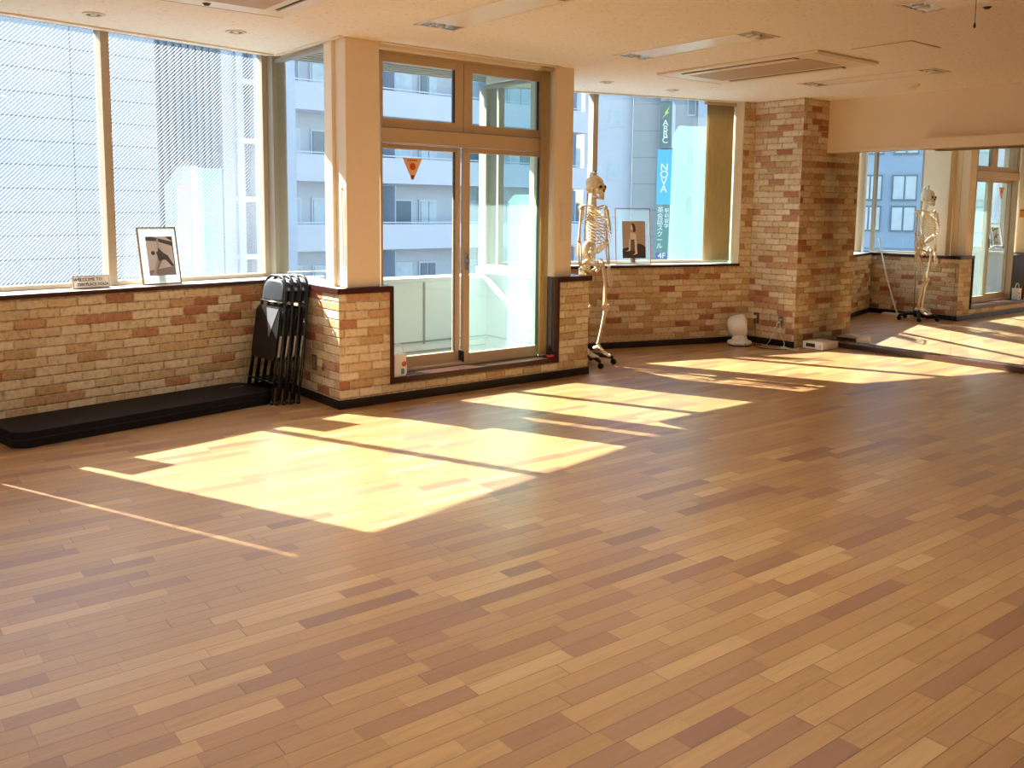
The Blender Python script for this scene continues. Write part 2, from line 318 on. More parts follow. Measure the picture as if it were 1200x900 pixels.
# ------------------------------------------------------------------ mesh builder
class MB:
    def __init__(s): s.bm = bmesh.new(); s.mats = []
    def _mi(s, fs, mat):
        if mat is None: return
        if mat not in s.mats: s.mats.append(mat)
        i = s.mats.index(mat)
        for f in fs: f.material_index = i
    def box(s, x0, x1, y0, y1, z0, z1, bev=0.0, seg=2, mat=None, mtx=None):
        b = bmesh.new()
        vs = [b.verts.new((x, y, z)) for x in (min(x0, x1), max(x0, x1)) for y in (min(y0, y1), max(y0, y1)) for z in (min(z0, z1), max(z0, z1))]
        for q in ((0, 1, 3, 2), (4, 6, 7, 5), (0, 4, 5, 1), (2, 3, 7, 6), (0, 2, 6, 4), (1, 5, 7, 3)): b.faces.new([vs[i] for i in q])
        if bev: bmesh.ops.bevel(b, geom=list(b.edges), offset=bev, segments=seg, affect='EDGES', profile=0.6)
        return s._merge(b, mat, mtx)
    def _merge(s, b, mat=None, mtx=None, smooth=False):
        bmesh.ops.recalc_face_normals(b, faces=list(b.faces))
        mp = {}
        for v in b.verts: mp[v] = s.bm.verts.new((mtx @ v.co) if mtx else v.co)
        fs = []
        for f in b.faces:
            try: nf = s.bm.faces.new([mp[v] for v in f.verts])
            except ValueError: continue
            nf.smooth = smooth or f.smooth; fs.append(nf)
        s._mi(fs, mat); b.free(); return s
    def prism(s, poly, z0, z1, mat=None, mtx=None, bev=0.0):
        b = bmesh.new()
        lo = [b.verts.new((p[0], p[1], z0)) for p in poly]; hi = [b.verts.new((p[0], p[1], z1)) for p in poly]
        b.faces.new(lo[::-1]); b.faces.new(hi); n = len(poly)
        for i in range(n): b.faces.new((lo[i], lo[(i + 1) % n], hi[(i + 1) % n], hi[i]))
        if bev: bmesh.ops.bevel(b, geom=list(b.edges), offset=bev, segments=2, affect='EDGES')
        return s._merge(b, mat, mtx)
    def tube(s, pts, r, seg=10, caps=True, mat=None, mtx=None, closed=False):
        pts = [Vector(p) for p in pts]; n = len(pts)
        rs = r if isinstance(r, (list, tuple)) else [r] * n
        b = bmesh.new(); rings = []; prev = None
        for i, p in enumerate(pts):
            a = pts[(i - 1) % n] if (i > 0 or closed) else p
            c = pts[(i + 1) % n] if (i < n - 1 or closed) else p
            t = (c - a).normalized() if (c - a).length > 1e-9 else Vector((0, 0, 1))
            if prev is None:
                up = Vector((0, 0, 1)) if abs(t.z) < 0.9 else Vector((1, 0, 0)); x = t.cross(up).normalized()
            else: x = (prev - t * prev.dot(t)).normalized()
            prev = x; y = t.cross(x)
            rings.append([b.verts.new(p + (x * math.cos(2 * PI * k / seg) + y * math.sin(2 * PI * k / seg)) * rs[i]) for k in range(seg)])
        m_ = n if closed else n - 1
        for i in range(m_):
            A, B = rings[i], rings[(i + 1) % n]
            for k in range(seg):
                f = b.faces.new((A[k], A[(k + 1) % seg], B[(k + 1) % seg], B[k])); f.smooth = True
        if caps and not closed: b.faces.new(rings[0][::-1]); b.faces.new(rings[-1])
        return s._merge(b, mat, mtx)
    def lathe(s, prof, seg=32, mat=None, mtx=None):
        b = bmesh.new(); rings = []
        for r, z in prof:
            rings.append([b.verts.new((r * math.cos(2 * PI * k / seg), r * math.sin(2 * PI * k / seg), z)) for k in range(seg)] if r > 1e-6 else [b.verts.new((0, 0, z))])
        for A, B in zip(rings[:-1], rings[1:]):
            for k in range(seg):
                k2 = (k + 1) % seg
                if len(A) == 1 and len(B) == 1: continue
                if len(A) == 1: f = b.faces.new((A[0], B[k], B[k2]))
                elif len(B) == 1: f = b.faces.new((A[k], B[0], A[k2]))
                else: f = b.faces.new((A[k], A[k2], B[k2], B[k]))
                f.smooth = True
        return s._merge(b, mat, mtx)
    def ball(s, c, r, sub=2, mat=None, mtx=None):
        b = bmesh.new(); bmesh.ops.create_icosphere(b, subdivisions=sub, radius=1)
        r = r if isinstance(r, (tuple, list)) else (r, r, r)
        for v in b.verts: v.co = Vector((v.co.x * r[0] + c[0], v.co.y * r[1] + c[1], v.co.z * r[2] + c[2]))
        for f in b.faces: f.smooth = True
        return s._merge(b, mat, mtx)
    def sheet(s, grid, thick=0.0, mat=None):
        """grid: rows of points; optional thickness along its normal"""
        b = bmesh.new(); V = [[b.verts.new(p) for p in row] for row in grid]
        for i in range(len(V) - 1):
            for j in range(len(V[0]) - 1):
                f = b.faces.new((V[i][j], V[i][j + 1], V[i + 1][j + 1], V[i + 1][j])); f.smooth = True
        bmesh.ops.recalc_face_normals(b, faces=list(b.faces))
        if thick: bmesh.ops.solidify(b, geom=list(b.faces), thickness=thick)
        return s._merge(b, mat)
    def build(s, name, mat=None, parent=None, mtx=None):
        me = bpy.data.meshes.new(name); s.bm.to_mesh(me); s.bm.free()
        ms = s.mats if s.mats else [mat]
        for k in ms: me.materials.append(M[k] if isinstance(k, str) else k)
        o = bpy.data.objects.new(name, me); COL.objects.link(o)
        if parent is not None: o.parent = parent
        if mtx is not None: o.matrix_basis = mtx
        return o
def tag(o, label=None, cat=None, group=None, kind=None):
    if label: o['label'] = label
    if cat: o['category'] = cat
    if group: o['group'] = group
    if kind: o['kind'] = kind
    return o
def empty(name, mtx=None, kind=None):
    o = bpy.data.objects.new(name, None); COL.objects.link(o); o.empty_display_size = 0.1
    if mtx is not None: o.matrix_basis = mtx
    if kind: o['kind'] = kind
    return o
def struct(name, mb, mat, mtx=None, parent=None):
    o = mb.build(name, mat, parent, mtx)
    if parent is None: o['kind'] = 'structure'
    return o
def T(*a): return Matrix.Translation(Vector(a))
def RZ(deg): return Matrix.Rotation(rad(deg), 4, 'Z')
def RX(deg): return Matrix.Rotation(rad(deg), 4, 'X')
def RY(deg): return Matrix.Rotation(rad(deg), 4, 'Y')
def dup(root, mtx, label=None, group=None):
    r = root.copy(); COL.objects.link(r); r.matrix_basis = mtx
    if label: r['label'] = label
    if group: r['group'] = group
    for ch in list(root.children):
        c = ch.copy(); COL.objects.link(c); c.parent = r
        for g in list(ch.children):
            d = g.copy(); COL.objects.link(d); d.parent = c
    return r
def W(F, u, v, z=0): return F @ Vector((u, v, z))
def isect(F, n, G, u):   # wall line y=n of F with line x=u of G
    p = F @ Vector((0, n, 0)); d = F.to_3x3() @ Vector((1, 0, 0)); q = G @ Vector((u, 0, 0)); e = G.to_3x3() @ Vector((0, 1, 0))
    den = d.x * e.y - d.y * e.x; t = ((q.x - p.x) * e.y - (q.y - p.y) * e.x) / den
    return p + d * t

BU = 2.505                          # bay length along its front
K1 = isect(FA, AN, FC, 0.0); K4 = isect(FD, 0.0, FC, BU)
K1v = (FC.inverted() @ K1).y; K4v = (FC.inverted() @ K4).y
K1a = (FA.inverted() @ K1).x; K4a = (FD.inverted() @ K4).x
c1 = Vector((3.10, 9.79, 0)); c2 = onM(GLASS_D - 0.12, 0) ; c2 = c1 + (-MN) * 0.46
# pier face runs from c1 parallel to the mirror wall until it meets the far wall
FDi = FD.inverted()
pa, pb = FDi @ c1, FDi @ (c1 - MD)
tt = pa.y / (pa.y - pb.y); K5 = c1 - MD * tt; K5a = (FDi @ K5).x

# ------------------------------------------------------------------ room shell
far_right = onM(WALL_D, 13.5); left_far = W(FA, -4.5, AN)
back_l = left_far + azdir(141.5) * 9.0
poly = [left_far, K1, K2, K3, K4, K5, c1, c2, far_right, far_right + azdir(231.5) * 9.5, back_l]
def out(p, k): # enlarge a little
    c = Vector((2, 3, 0)); return c + (p - c) * k
FF = frame(52.2, (0, 0, 0)); FFi = FF.inverted()
struct('floor', MB().prism([tuple((FFi @ p)[:2]) for p in [out(left_far, 1.03), W(FA, K1a + .05, AN + .1), W(FC, .1, .2), W(FC, BU - .1, .2), W(FD, K4a, .12), out(K5, 1.03), out(c2, 1.03), out(far_right, 1.02), out(poly[9], 1.02), out(back_l, 1.02)]], -0.12, 0.0), 'floor', FF)
FCi = FC.inverted()
cpoly = [W(FA, -4.5, 6.44), W(FA, K1a + .05, 6.44), W(FC, .22, K1v), W(FC, .22, .16), W(FC, BU - .2, .16), W(FC, BU - .2, K4v), W(FD, K4a, .13), W(FD, K5a + .3, .13), out(c2, 1.03), out(far_right, 1.02), out(poly[9], 1.02), out(back_l, 1.02)]
struct('ceiling', MB().prism([tuple((FCi @ p)[:2]) for p in cpoly], CEIL, CEIL + 0.25), 'ceiling', FC)
# roof slab over everything incl. the balcony (keeps sky and sun out of the ceiling void)
rp = [W(FA, -4.5, 6.78), W(FA, K1a + .3, 6.78), W(FC, .15, 1.75), W(FC, BU + .05, 1.75), W(FD, K5a + .6, .48), out(c2, 1.06), out(far_right, 1.03), out(poly[9], 1.03), out(back_l, 1.03)]
struct('ceiling_slab', MB().prism([tuple((FCi @ p)[:2]) for p in rp], CEIL + 0.26, CEIL + 0.45), 'backwall', FC)

# walls under the windows
ZB = SILL - 0.03
struct('wall_left', MB().box(-4.5, K1a, AN, AN + 0.30, 0, ZB), 'brick', FA)
struct('wall_bay_left', MB().box(0, 0.2, 0.2, K1v + .22, 0, ZB - .012), 'brick', FC)
UL, UR = 0.43, 2.14
struct('wall_bay_front', MB().box(0, UL, 0, 0.2, 0, SILL - .042).box(UL, UR, 0, 0.2, 0, 0.148).box(UR, BU, 0, 0.2, 0, SILL - .042), 'brick', FC)
struct('wall_bay_right', MB().box(BU - 0.18, BU, 0.2, K4v, 0, ZB - .012), 'brick', FC)
fdw = MB().box(K4a, K5a + .02, 0, 0.30, 0, ZB)
WR = K5a - 0.155                      # far window ends, brick strip begins
fdw.box(WR, K5a + .02, 0, 0.30, ZB, CEIL)
struct('wall_back', fdw, 'brick', FD)
# brick pier beside the mirror
FP = Matrix(((MD.x, -MN.x, 0, c1.x), (MD.y, -MN.y, 0, c1.y), (0, 0, 1, 0), (0, 0, 0, 1)))
struct('wall_pier', MB().box(-tt - .15, 0, 0, 0.64, 0, CEIL), 'brick', FP)
# mirror wall
struct('wall_right', MB().box(-.05, 13.5, 0.0, 0.2, 2.17, CEIL).box(-.2, 13.5, .10, .2, 0, 2.17), 'wallpaper', FM)
struct('trim_1', MB().box(0.0, 13.5, -0.012, 0.10, 2.138, 2.17, .003), 'ivory', FM)
struct('baseboard_right', MB().box(0.05, 13.5, -0.005, 0.082, 0, 0.055, .002), 'browncap', FM)
# walls behind the camera
def wall_between(name, a, b, t=0.15):
    d = (b - a); az = math.degrees(math.atan2(d.x, d.y)); F = frame(az, a)
    struct(name, MB().box(0, d.length, 0, t, 0, CEIL), 'backwall', F)
wall_between('wall_rear', poly[9], poly[10]); wall_between('wall_far_right', far_right, poly[9]); _d = left_far - poly[10]; LFL = _d.length
FL = frame(math.degrees(math.atan2(_d.x, _d.y)), poly[10])
struct('wall_far_left', MB().box(0, LFL, 0, .15, 0, SILL).box(0, LFL, 0, .15, 2.62, CEIL).box(0, .6, 0, .15, SILL, 2.62).box(LFL - .6, LFL, 0, .15, SILL, 2.62), 'backwall', FL)
struct('wall_left_pier', MB().box(-1.55, 1.285, AN + .0, AN + .30, SILL, CEIL).box(-4.5, -4.35, AN, AN + .30, SILL, CEIL), 'backwall', FA)

# baseboards
BH = 0.068
struct('baseboard_left', MB().box(-4.5, K1a - .01, AN - .012, AN, 0, BH, .002), 'black', FA)
struct('baseboard_bay', MB().box(-.012, 0, -.012, K1v, 0, BH, .002).box(-.012, BU + .012, -.012, 0, 0, BH, .002).box(BU, BU + .012, -.012, K4v, 0, BH, .002), 'black', FC)
struct('baseboard_back', MB().box(K4a, K5a, -.012, 0, 0, BH, .002), 'black', FD)
struct('baseboard_pier', MB().box(-tt, .01, -.012, 0, 0, BH, .002), 'black', FP)

# sills: pale board with a dark nosing
struct('trim_2', MB().box(-4.5, K1a + .2, AN, AN + .36, ZB, SILL, .002, mat='silltop').box(-4.5, K1a - .0, AN - .018, AN, ZB, SILL, .003, mat='maroon'), None, FA)
struct('trim_3', MB().box(.0, .33, .0, K1v + .1, SILL - .042, SILL, .002, mat='silltop').box(-.018, 0, -.018, K1v, SILL - .042, SILL, .003, mat='maroon'), None, FC)
struct('trim_4', MB().box(K4a, WR, 0, .34, ZB, SILL, .002, mat='silltop').box(K4a, WR, -.018, 0, ZB, SILL, .003, mat='maroon'), None, FD)
# dark edging and caps round the door recess
tb = MB()
tb.box(.0, UL + .025, -.018, 0.0, SILL - .042, SILL, .002, mat='maroon')
tb.box(.06, UL + .025, 0.0, .2, SILL - .01, SILL + .001, .001, mat='browncap')
tb.box(UL, UL + .025, -.018, .17, .145, SILL - .04, .002, mat='browncap').box(UL, UL + .025, -.022, -.015, .145, SILL, .001, mat='maroon')
tb.box(UL, UR, -.018, .36, .148, .19, .002, mat='browncap').box(UL, UR, -.024, -.016, .148, .192, .001, mat='maroon')
tb.box(UR - .025, UR, -.018, .17, .18, SILL - .04, .002, mat='browncap').box(UR - .025, UR, -.022, -.015, .145, SILL, .001, mat='maroon')
tb.box(UR - .025, BU + .018, -.018, .2, SILL - .042, SILL, .002, mat='browncap').box(UR - .025, BU + .02, -.024, -.016, SILL - .044, SILL + .001, .001, mat='maroon')
struct('trim_5', tb, None, FC)
struct('trim_6', MB().box(BU - .3, BU, .2, K4v, SILL - .042, SILL, .002, mat='silltop').box(BU, BU + .018, -.018, K4v, SILL - .042, SILL, .003, mat='maroon'), None, FC)

# painted posts each side of the door
def post(name, u0, u1, v0, v1):
    struct(name, MB().box(u0, u1, v0, v1, SILL, CEIL, .006), 'cream', FC)
post('trim_7', .085, .365, .025, .19)
post('trim_8', 2.115, 2.31, .03, .24)
struct('trim_9', MB().box(.06, .20, .19, .315, SILL, CEIL, .004), 'ivory', FC)
struct('trim_10', MB().box(BU - .20, BU - .06, .24, .62, SILL, CEIL, .004), 'ivory', FC)
# slim cornice trims where the ceiling meets the window heads
struct('trim_11', MB().box(-4.5, K1a + .02, AN + .03, AN + .07, CEIL - .012, CEIL, .002).box(-4.5, K1a + .02, AN + .09, AN + .13, CEIL - .006, CEIL + .1, .002).box(-4.5, K1a + .2, AN + .25, AN + .40, CEIL + .06, CEIL + .26), 'ivory', FA)
struct('trim_12', MB().box(0.02, .06, -.0, K1v, CEIL - .012, CEIL, .002).box(.1, .2, .2, K1v + .1, CEIL - .02, CEIL, .003), 'ivory', FC)
struct('trim_13', MB().box(0.36, 2.13, .0, .03, CEIL - .012, CEIL, .002).box(.36, 2.13, .08, .2, CEIL - .03, CEIL, .003), 'ivory', FC)
struct('trim_14', MB().box(K4a, WR, .03, .07, CEIL - .012, CEIL, .002).box(K4a, WR, .10, .13, CEIL - .006, CEIL + .1, .002).box(K4a, WR, .23, .36, CEIL + .05, CEIL + .26), 'ivory', FD)

# ------------------------------------------------------------------ windows
def window(name, F, xs, n, z0, z1, mat, glassm, fw=0.045, dep=0.07, ends=(True, True)):
    """xs: mullion centres including the two ends"""
    root = empty(name, F @ T(xs[0], n, z0), 'structure')
    L = xs[-1] - xs[0]; H = z1 - z0; fr = MB()
    fr.box(0, L, 0, dep, 0, .032, .003).box(0, L, 0, dep, H - .03, H, .003)
    if ends[0]: fr.box(0, fw, 0, dep, .032, H - .03, .003)
    if ends[1]: fr.box(L - fw, L, 0, dep, .032, H - .03, .003)
    fr.build('frame', mat, root)
    for x in xs[1:-1]: MB().box(x - xs[0] - fw / 2, x - xs[0] + fw / 2, -.03, dep, .002, H, .004).build('mullion', mat, root)
    for a, b in zip(xs[:-1], xs[1:]):
        MB().box(a - xs[0] + fw * .4, b - xs[0] - fw * .4, dep * .55, dep * .55 + .006, .025, H - .025).build('pane', glassm if isinstance(glassm, str) else glassm[xs.index(a)], root)
    return root
WN = 6.575
window('window_added_6', FA, [-4.36, -2.95, -1.54], WN, SILL, CEIL + .06, 'sash', 'glass', .06, .08)  # unseen window added so its sun patch bounces light to the ceiling
window('window_added_5', FL, [.6, 2.5, 4.4, 6.3, LFL - .6], .05, SILL, 2.62, 'sash', 'glass', .06, .08)  # unseen windows added to bring more daylight into the room
window('window_1', FA, [1.285, 1.72, 3.005, K1a + .12], WN, SILL, CEIL + .06, 'sash', 'glasshatch', .062, .08)
# corner post between the long window and the narrow side window
struct('trim_15', MB().box(K1a + .10, K1a + .235, AN + .18, AN + .31, SILL, CEIL + .2, .004), 'postgrey', FA)
FBs = FC @ Matrix(((0, -1, 0, 0.11), (1, 0, 0, 0), (0, 0, 1, 0), (0, 0, 0, 1)))    # x along +v, y towards -u
window('window_2', FBs, [.315, K1v + .26], -.03, SILL, CEIL - .01, 'postgrey', 'glass', .03, .05)
FEs = FC @ Matrix(((0, -1, 0, BU - .12), (1, 0, 0, 0), (0, 0, 1, 0), (0, 0, 0, 1)))
window('window_3', FEs, [.62, K4v + .10], -.03, SILL, CEIL - .01, 'postgrey', 'glass', .045, .06)
struct('trim_16', MB().box(K4a - .13, K4a + .01, .16, .30, SILL, CEIL, .004), 'postgrey', FD)
window('window_4', FD, [K4a + .06, .42, WR], .235, SILL, CEIL + .05, 'sash', ['glass', 'glassfar', 'glassfar'], .06, .08)
struct('trim_17', MB().box(WR - .012, WR, .0, .30, SILL, CEIL, .003), 'ivory', FD)

# ------------------------------------------------------------------ glass door with transom lights
door = empty('door_1', FC @ T(.455, .17, .19), 'structure')
def dx(u): return u - .455
def dz(z): return z - .19
fr = MB()
fr.box(0, .02, 0, .14, 0, dz(CEIL - .012), .002)
fr.box(dx(2.10), dx(2.13), 0, .14, 0, dz(CEIL - .012), .002)
fr.box(0, dx(2.13), 0, .14, dz(2.665), dz(CEIL - .012), .002)
fr.box(0, dx(2.13), -.015, .14, dz(1.99), dz(2.10), .004)
fr.box(0, dx(2.13), .0, .14, 0, .018, .002).box(0, dx(2.13), .045, .05, .018, .03).box(0, dx(2.13), .10, .105, .018, .03)
fr.build('frame', 'bronze', door)
def sash(name, u0, u1, z0, z1, v0, v1, l, r, t, b, glassm, mat='bronze'):
    f = MB()
    f.box(dx(u0), dx(u0) + l, v0, v1, dz(z0), dz(z1), .003).box(dx(u1) - r, dx(u1), v0, v1, dz(z0), dz(z1), .003)
    f.box(dx(u0) + l, dx(u1) - r, v0, v1, dz(z0), dz(z0) + b, .003).box(dx(u0) + l, dx(u1) - r, v0, v1, dz(z1) - t, dz(z1), .003)
    o = f.build(name, mat, door)
    vm = (v0 + v1) / 2
    MB().box(dx(u0) + l - .004, dx(u1) - r + .004, vm, vm + .006, dz(z0) + b - .004, dz(z1) - t + .004).build('pane', glassm, o)
    g = .006
    MB().box(dx(u1) - r - g, dx(u1) - r, v0 - .001, vm, dz(z0) + b, dz(z1) - t).build('gasket', 'gasket', o)
    return o
sash('transom_sash', .462, 1.243, 2.108, 2.668, .02, .07, .03, .085, .07, .07, 'glass')
sash('transom_sash', 1.250, 2.105, 2.108, 2.668, .02, .07, .085, .06, .08, .066, 'glassdust')
lo = sash('sliding_panel', .462, 1.262, .205, 1.985, .085, .125, .028, .055, .035, .088, 'glass')
ro = sash('sliding_panel', 1.252, 2.105, .205, 1.985, .015, .06, .058, .05, .04, .075, 'glassdust')
hb = MB().box(dx(1.258), dx(1.285), -.005, .015, dz(.98), dz(1.12), .006).box(dx(1.262), dx(1.28), -.03, -.004, dz(1.04), dz(1.075), .006)
hb.build('latch', 'greymetal', door)
MB().box(dx(1.25), dx(1.262), .015, .10, dz(.20), dz(.30), .003).build('stopper', 'gasket', door)

# ------------------------------------------------------------------ balcony outside the door
bal = MB()
bal.box(.2, BU - .18, .31, 1.28, .06, .13, mat='balfloor')
bal.box(.2, BU - .18, 1.24, 1.28, .13, .20, mat='balcony')
bal.box(.1, BU, 1.27, 1.45, -.4, .80, mat='balcony').box(.05, BU + .05, 1.235, 1.48, .80, .835, .006, mat='balcony')
bal.box(BU - .20, BU - .18, .3, 1.27, .06, SILL - .05, mat='balcony').box(.2, .22, .3, 1.27, .06, SILL - .05, mat='balcony')
bal.box(BU - .24, BU - .2, .31, 1.24, .13, .20, mat='balcony')
struct('floor_balcony', bal, None, FC)
jb = MB()
for u in (.62, 1.55): jb.box(u, u + .02, 1.262, 1.272, .2, .79)
jb.box(.22, BU - .2, 1.262, 1.271, .215, .232).box(BU - .205, BU - .199, .31, 1.25, .215, .232)
jb.box(.22, BU - .2, 1.232, 1.241, .132, .145)
struct('trim_18', jb, 'balpost', FC)
sof = MB().box(.15, BU + .05, .28, 1.75, CEIL + .08, CEIL + .26)
for k in range(13): sof.box(.15, BU + .05, .36 + k * .107, .372 + k * .107, CEIL + .068, CEIL + .081)
sof.box(.15, 1.1, .32, .62, CEIL + .03, CEIL + .07)
struct('ceiling_balcony', sof, 'soffit', FC)
rl = empty('sunlit_patch_bar', FC @ T(BU - .55, .62, .835))
tag(rl, 'white slanting bar in place of a sunlit patch on the balcony side wall', 'rail')
MB().tube([(.28, .62, .01), (.36, -.28, -.62)], .03, 10).build('bar', 'balcony', rl)  # bar shaped to imitate a sunlit patch on the balcony side wall
# ------------------------------------------------------------------ camera
f, cy, pitch, roll = 1053.7256754680343, 362.67704697631683, rad(6.448274428221021), rad(-0.6165891286405237)
fwd = Vector((0, math.cos(pitch), -math.sin(pitch))); up0 = Vector((0, math.sin(pitch), math.cos(pitch))); ri0 = Vector((1, 0, 0))
ri = ri0 * math.cos(roll) - up0 * math.sin(roll); up = ri.cross(fwd)
EYE = Vector((0, 0, 1.5))
cd = bpy.data.cameras.new('camera'); cam = bpy.data.objects.new('camera', cd); COL.objects.link(cam)
cd.sensor_fit = 'HORIZONTAL'; cd.sensor_width = 36; cd.lens = f / 1200 * 36; cd.shift_y = (cy - 450) / 1200
cam.matrix_world = Matrix(((ri.x, up.x, -fwd.x, EYE.x), (ri.y, up.y, -fwd.y, EYE.y), (ri.z, up.z, -fwd.z, EYE.z), (0, 0, 0, 1)))
cd.clip_end = 500; S.camera = cam
def at(x, y, Y):       # world point seen at (x, y) of the 1200x900 photo, Y metres ahead
    d = fwd + ri * ((x - 600) / f) - up * ((y - cy) / f)
    return EYE + d * (Y / d.y)

# ------------------------------------------------------------------ light
sun_az, sun_el = 117.9, 37.0
sd = bpy.data.lights.new('sun', 'SUN'); sd.energy = 11.5; sd.angle = rad(0.53); sd.color = (1.0, 0.955, 0.89)
so = bpy.data.objects.new('sun', sd); COL.objects.link(so)
ld = azdir(sun_az) * math.cos(rad(sun_el)) - Vector((0, 0, math.sin(rad(sun_el))))
so.rotation_euler = ld.to_track_quat('-Z', 'Y').to_euler(); so.location = (-20, 15, 20)
w = bpy.data.worlds.new('world'); S.world = w; w.use_nodes = True
bg = w.node_tree.nodes['Background']
sky = w.node_tree.nodes.new('ShaderNodeTexSky'); sky.sky_type = 'NISHITA'; sky.sun_disc = False
sky.sun_elevation = rad(sun_el); sky.sun_rotation = rad(sun_az + 180); sky.air_density = 1.2; sky.dust_density = 2.0
w.node_tree.links.new(sky.outputs[0], bg.inputs[0]); bg.inputs[1].default_value = 0.27

S.view_settings.view_transform = 'Standard'; S.view_settings.look = 'None'; S.view_settings.gamma = 1.0
S.view_settings.use_curve_mapping = False; S.view_settings.exposure = 1.32
cy_ = S.cycles
cy_.use_denoising = True; cy_.max_bounces = 16; cy_.diffuse_bounces = 12; cy_.glossy_bounces = 6; cy_.transparent_max_bounces = 24; cy_.transmission_bounces = 8
cy_.sample_clamp_indirect = 12.0; cy_.caustics_reflective = False; cy_.caustics_refractive = False
#@@THINGS@@
# ------------------------------------------------------------------ mirror panels and the box above them
def mirror_panel(x0, x1, label):
    r = empty('wall_mirror', FM @ T((x0 + x1) / 2, .085, .055)); tag(r, label, 'mirror', 'mirror panels along the wall')
    h = (x1 - x0) / 2 - .0012
    MB().box(-h, h, 0, .012, 0, 2.082, mat=None).build('mirror_sheet', 'mirror', r)
    return r
SEAM = 1.45
mirror_panel(0.0, SEAM, 'tall frameless wall mirror panel next to the brick pier')
mirror_panel(SEAM, SEAM + 2.6, 'tall frameless wall mirror panel to the right of the seam, farther from the brick pier')
pb_ = empty('pelmet_box', FM @ T(1.10, -.13, 2.128)); tag(pb_, 'long cream pelmet box mounted on the wall above the mirror', 'box')
MB().box(0, 5.2, 0, .117, 0, .105, .003).build('casing', 'ivory', pb_)
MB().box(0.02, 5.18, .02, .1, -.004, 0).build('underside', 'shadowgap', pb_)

# ------------------------------------------------------------------ folded chairs
def folded_chair(label):
    r = empty('folding_chair'); tag(r, label, 'chair', 'folded chairs in the corner')
    W2, H = .232, .97
    def arch(w, z0, h, y, rr=.115, y2=None):
        p = [(-w, y, z0), (-w * .97, y, .35), (-w * .84, y, .66)]
        for k in range(9):
            a = PI - k * PI / 2 / 8; p.append((-w * .74 + rr + rr * math.cos(a), (y2 if y2 is not None else y), h - rr + rr * math.sin(a)))
        for k in range(9):
            a = PI / 2 - k * PI / 2 / 8; p.append((w * .74 - rr + rr * math.cos(a), (y2 if y2 is not None else y), h - rr + rr * math.sin(a)))
        p += [(w * .84, y, .66), (w * .97, y, .35), (w, y, z0)]; return p
    MB().tube(arch(W2, 0.012, H, 0), .0115, 10).build('frame', 'blackmetal', r)
    # rear legs lie almost in the plane of the frame when folded
    for s in (-1, 1):
        l = MB().tube([(s * (W2 - .028), -.028, .012), (s * (W2 - .035), -.02, .40), (s * (W2 - .035), -.004, .60)], .010, 10)
        lo_ = l.build('leg', 'blackmetal', r)
        MB().tube([(s * (W2 - .028), -.028, 0), (s * (W2 - .028), -.028, .03)], .0135, 10).build('foot_cap', 'blackplastic', lo_)
        MB().tube([(s * W2, 0, 0), (s * W2, 0, .03)], .015, 10).build('foot_cap', 'blackplastic', r)
        MB().box(s * (W2 - .02) - .006, s * (W2 - .02) + .006, -.03, -.012, .36, .52, .003).build('hinge_bracket', 'chrome', r)
    MB().tube([(-W2 + .03, -.028, .16), (W2 - .03, -.028, .16)], .008, 8).build('stretcher', 'blackmetal', r)
    # backrest pad
    g = []
    for i in range(9):
        z = .775 + .165 * i / 8; row = []
        for j in range(11):
            x = -1 + 2 * j / 10; wz = W2 * (.735 - .30 * max(0, (i - 3) / 5) ** 2.6)
            row.append((x * wz, -.010 - .012 * (1 - x * x), z))
        g.append(row)
    MB().sheet(g, .010).build('backrest', 'greymetal' if False else 'padlight', r)
    MB().tube([(-W2 * .74, -.016, .772), (0, -.029, .768), (W2 * .74, -.016, .772)], .006, 8).build('backrest_trim', 'chrome', r)
    # folded seat hanging flat against the frame
    sp = [(-.195, .70), (-.20, .36), (-.185, .325), (.185, .325), (.20, .36), (.195, .70), (.16, .735), (-.16, .735)]
    mtx = Matrix(((1, 0, 0, 0), (0, 0, 1, -.039), (0, 1, 0, 0), (0, 0, 0, 1)))
    st = MB().prism(sp, 0, .025, mtx=mtx, bev=.008).build('seat', 'blackvinyl', r)
    MB().prism([(-.02, .72), (.165, .72), (.06, .50)], -.003, 0, mtx=mtx).build('seat_highlight', 'greymetal', st)  # pale triangle imitating the highlight on the folded seat
    return r
M['padlight'] = plain('charcoal_padding', lin(44, 48, 54), 0.45, spec=0.4, noise=0.2, scale=90)
def chair_mtx(k):
    u = -.335 + .053 * k; v = .635 - .012 * k
    return FC @ T(u, v, 0) @ Matrix.Rotation(rad(-90 + 4), 4, 'Z') @ RX(-8.5)
ch0 = folded_chair('black folding chair leaning in the corner, outermost of the four, nearest the black mat')
ch0.matrix_basis = chair_mtx(0)
for k, lb in enumerate(['black folding chair leaning in the corner, second of the four counted from the black mat',
                        'black folding chair leaning in the corner, third of the four counted from the black mat',
                        'black folding chair leaning in the corner, innermost of the four, against the short brick wall']):
    dup(ch0, chair_mtx(k + 1), lb)

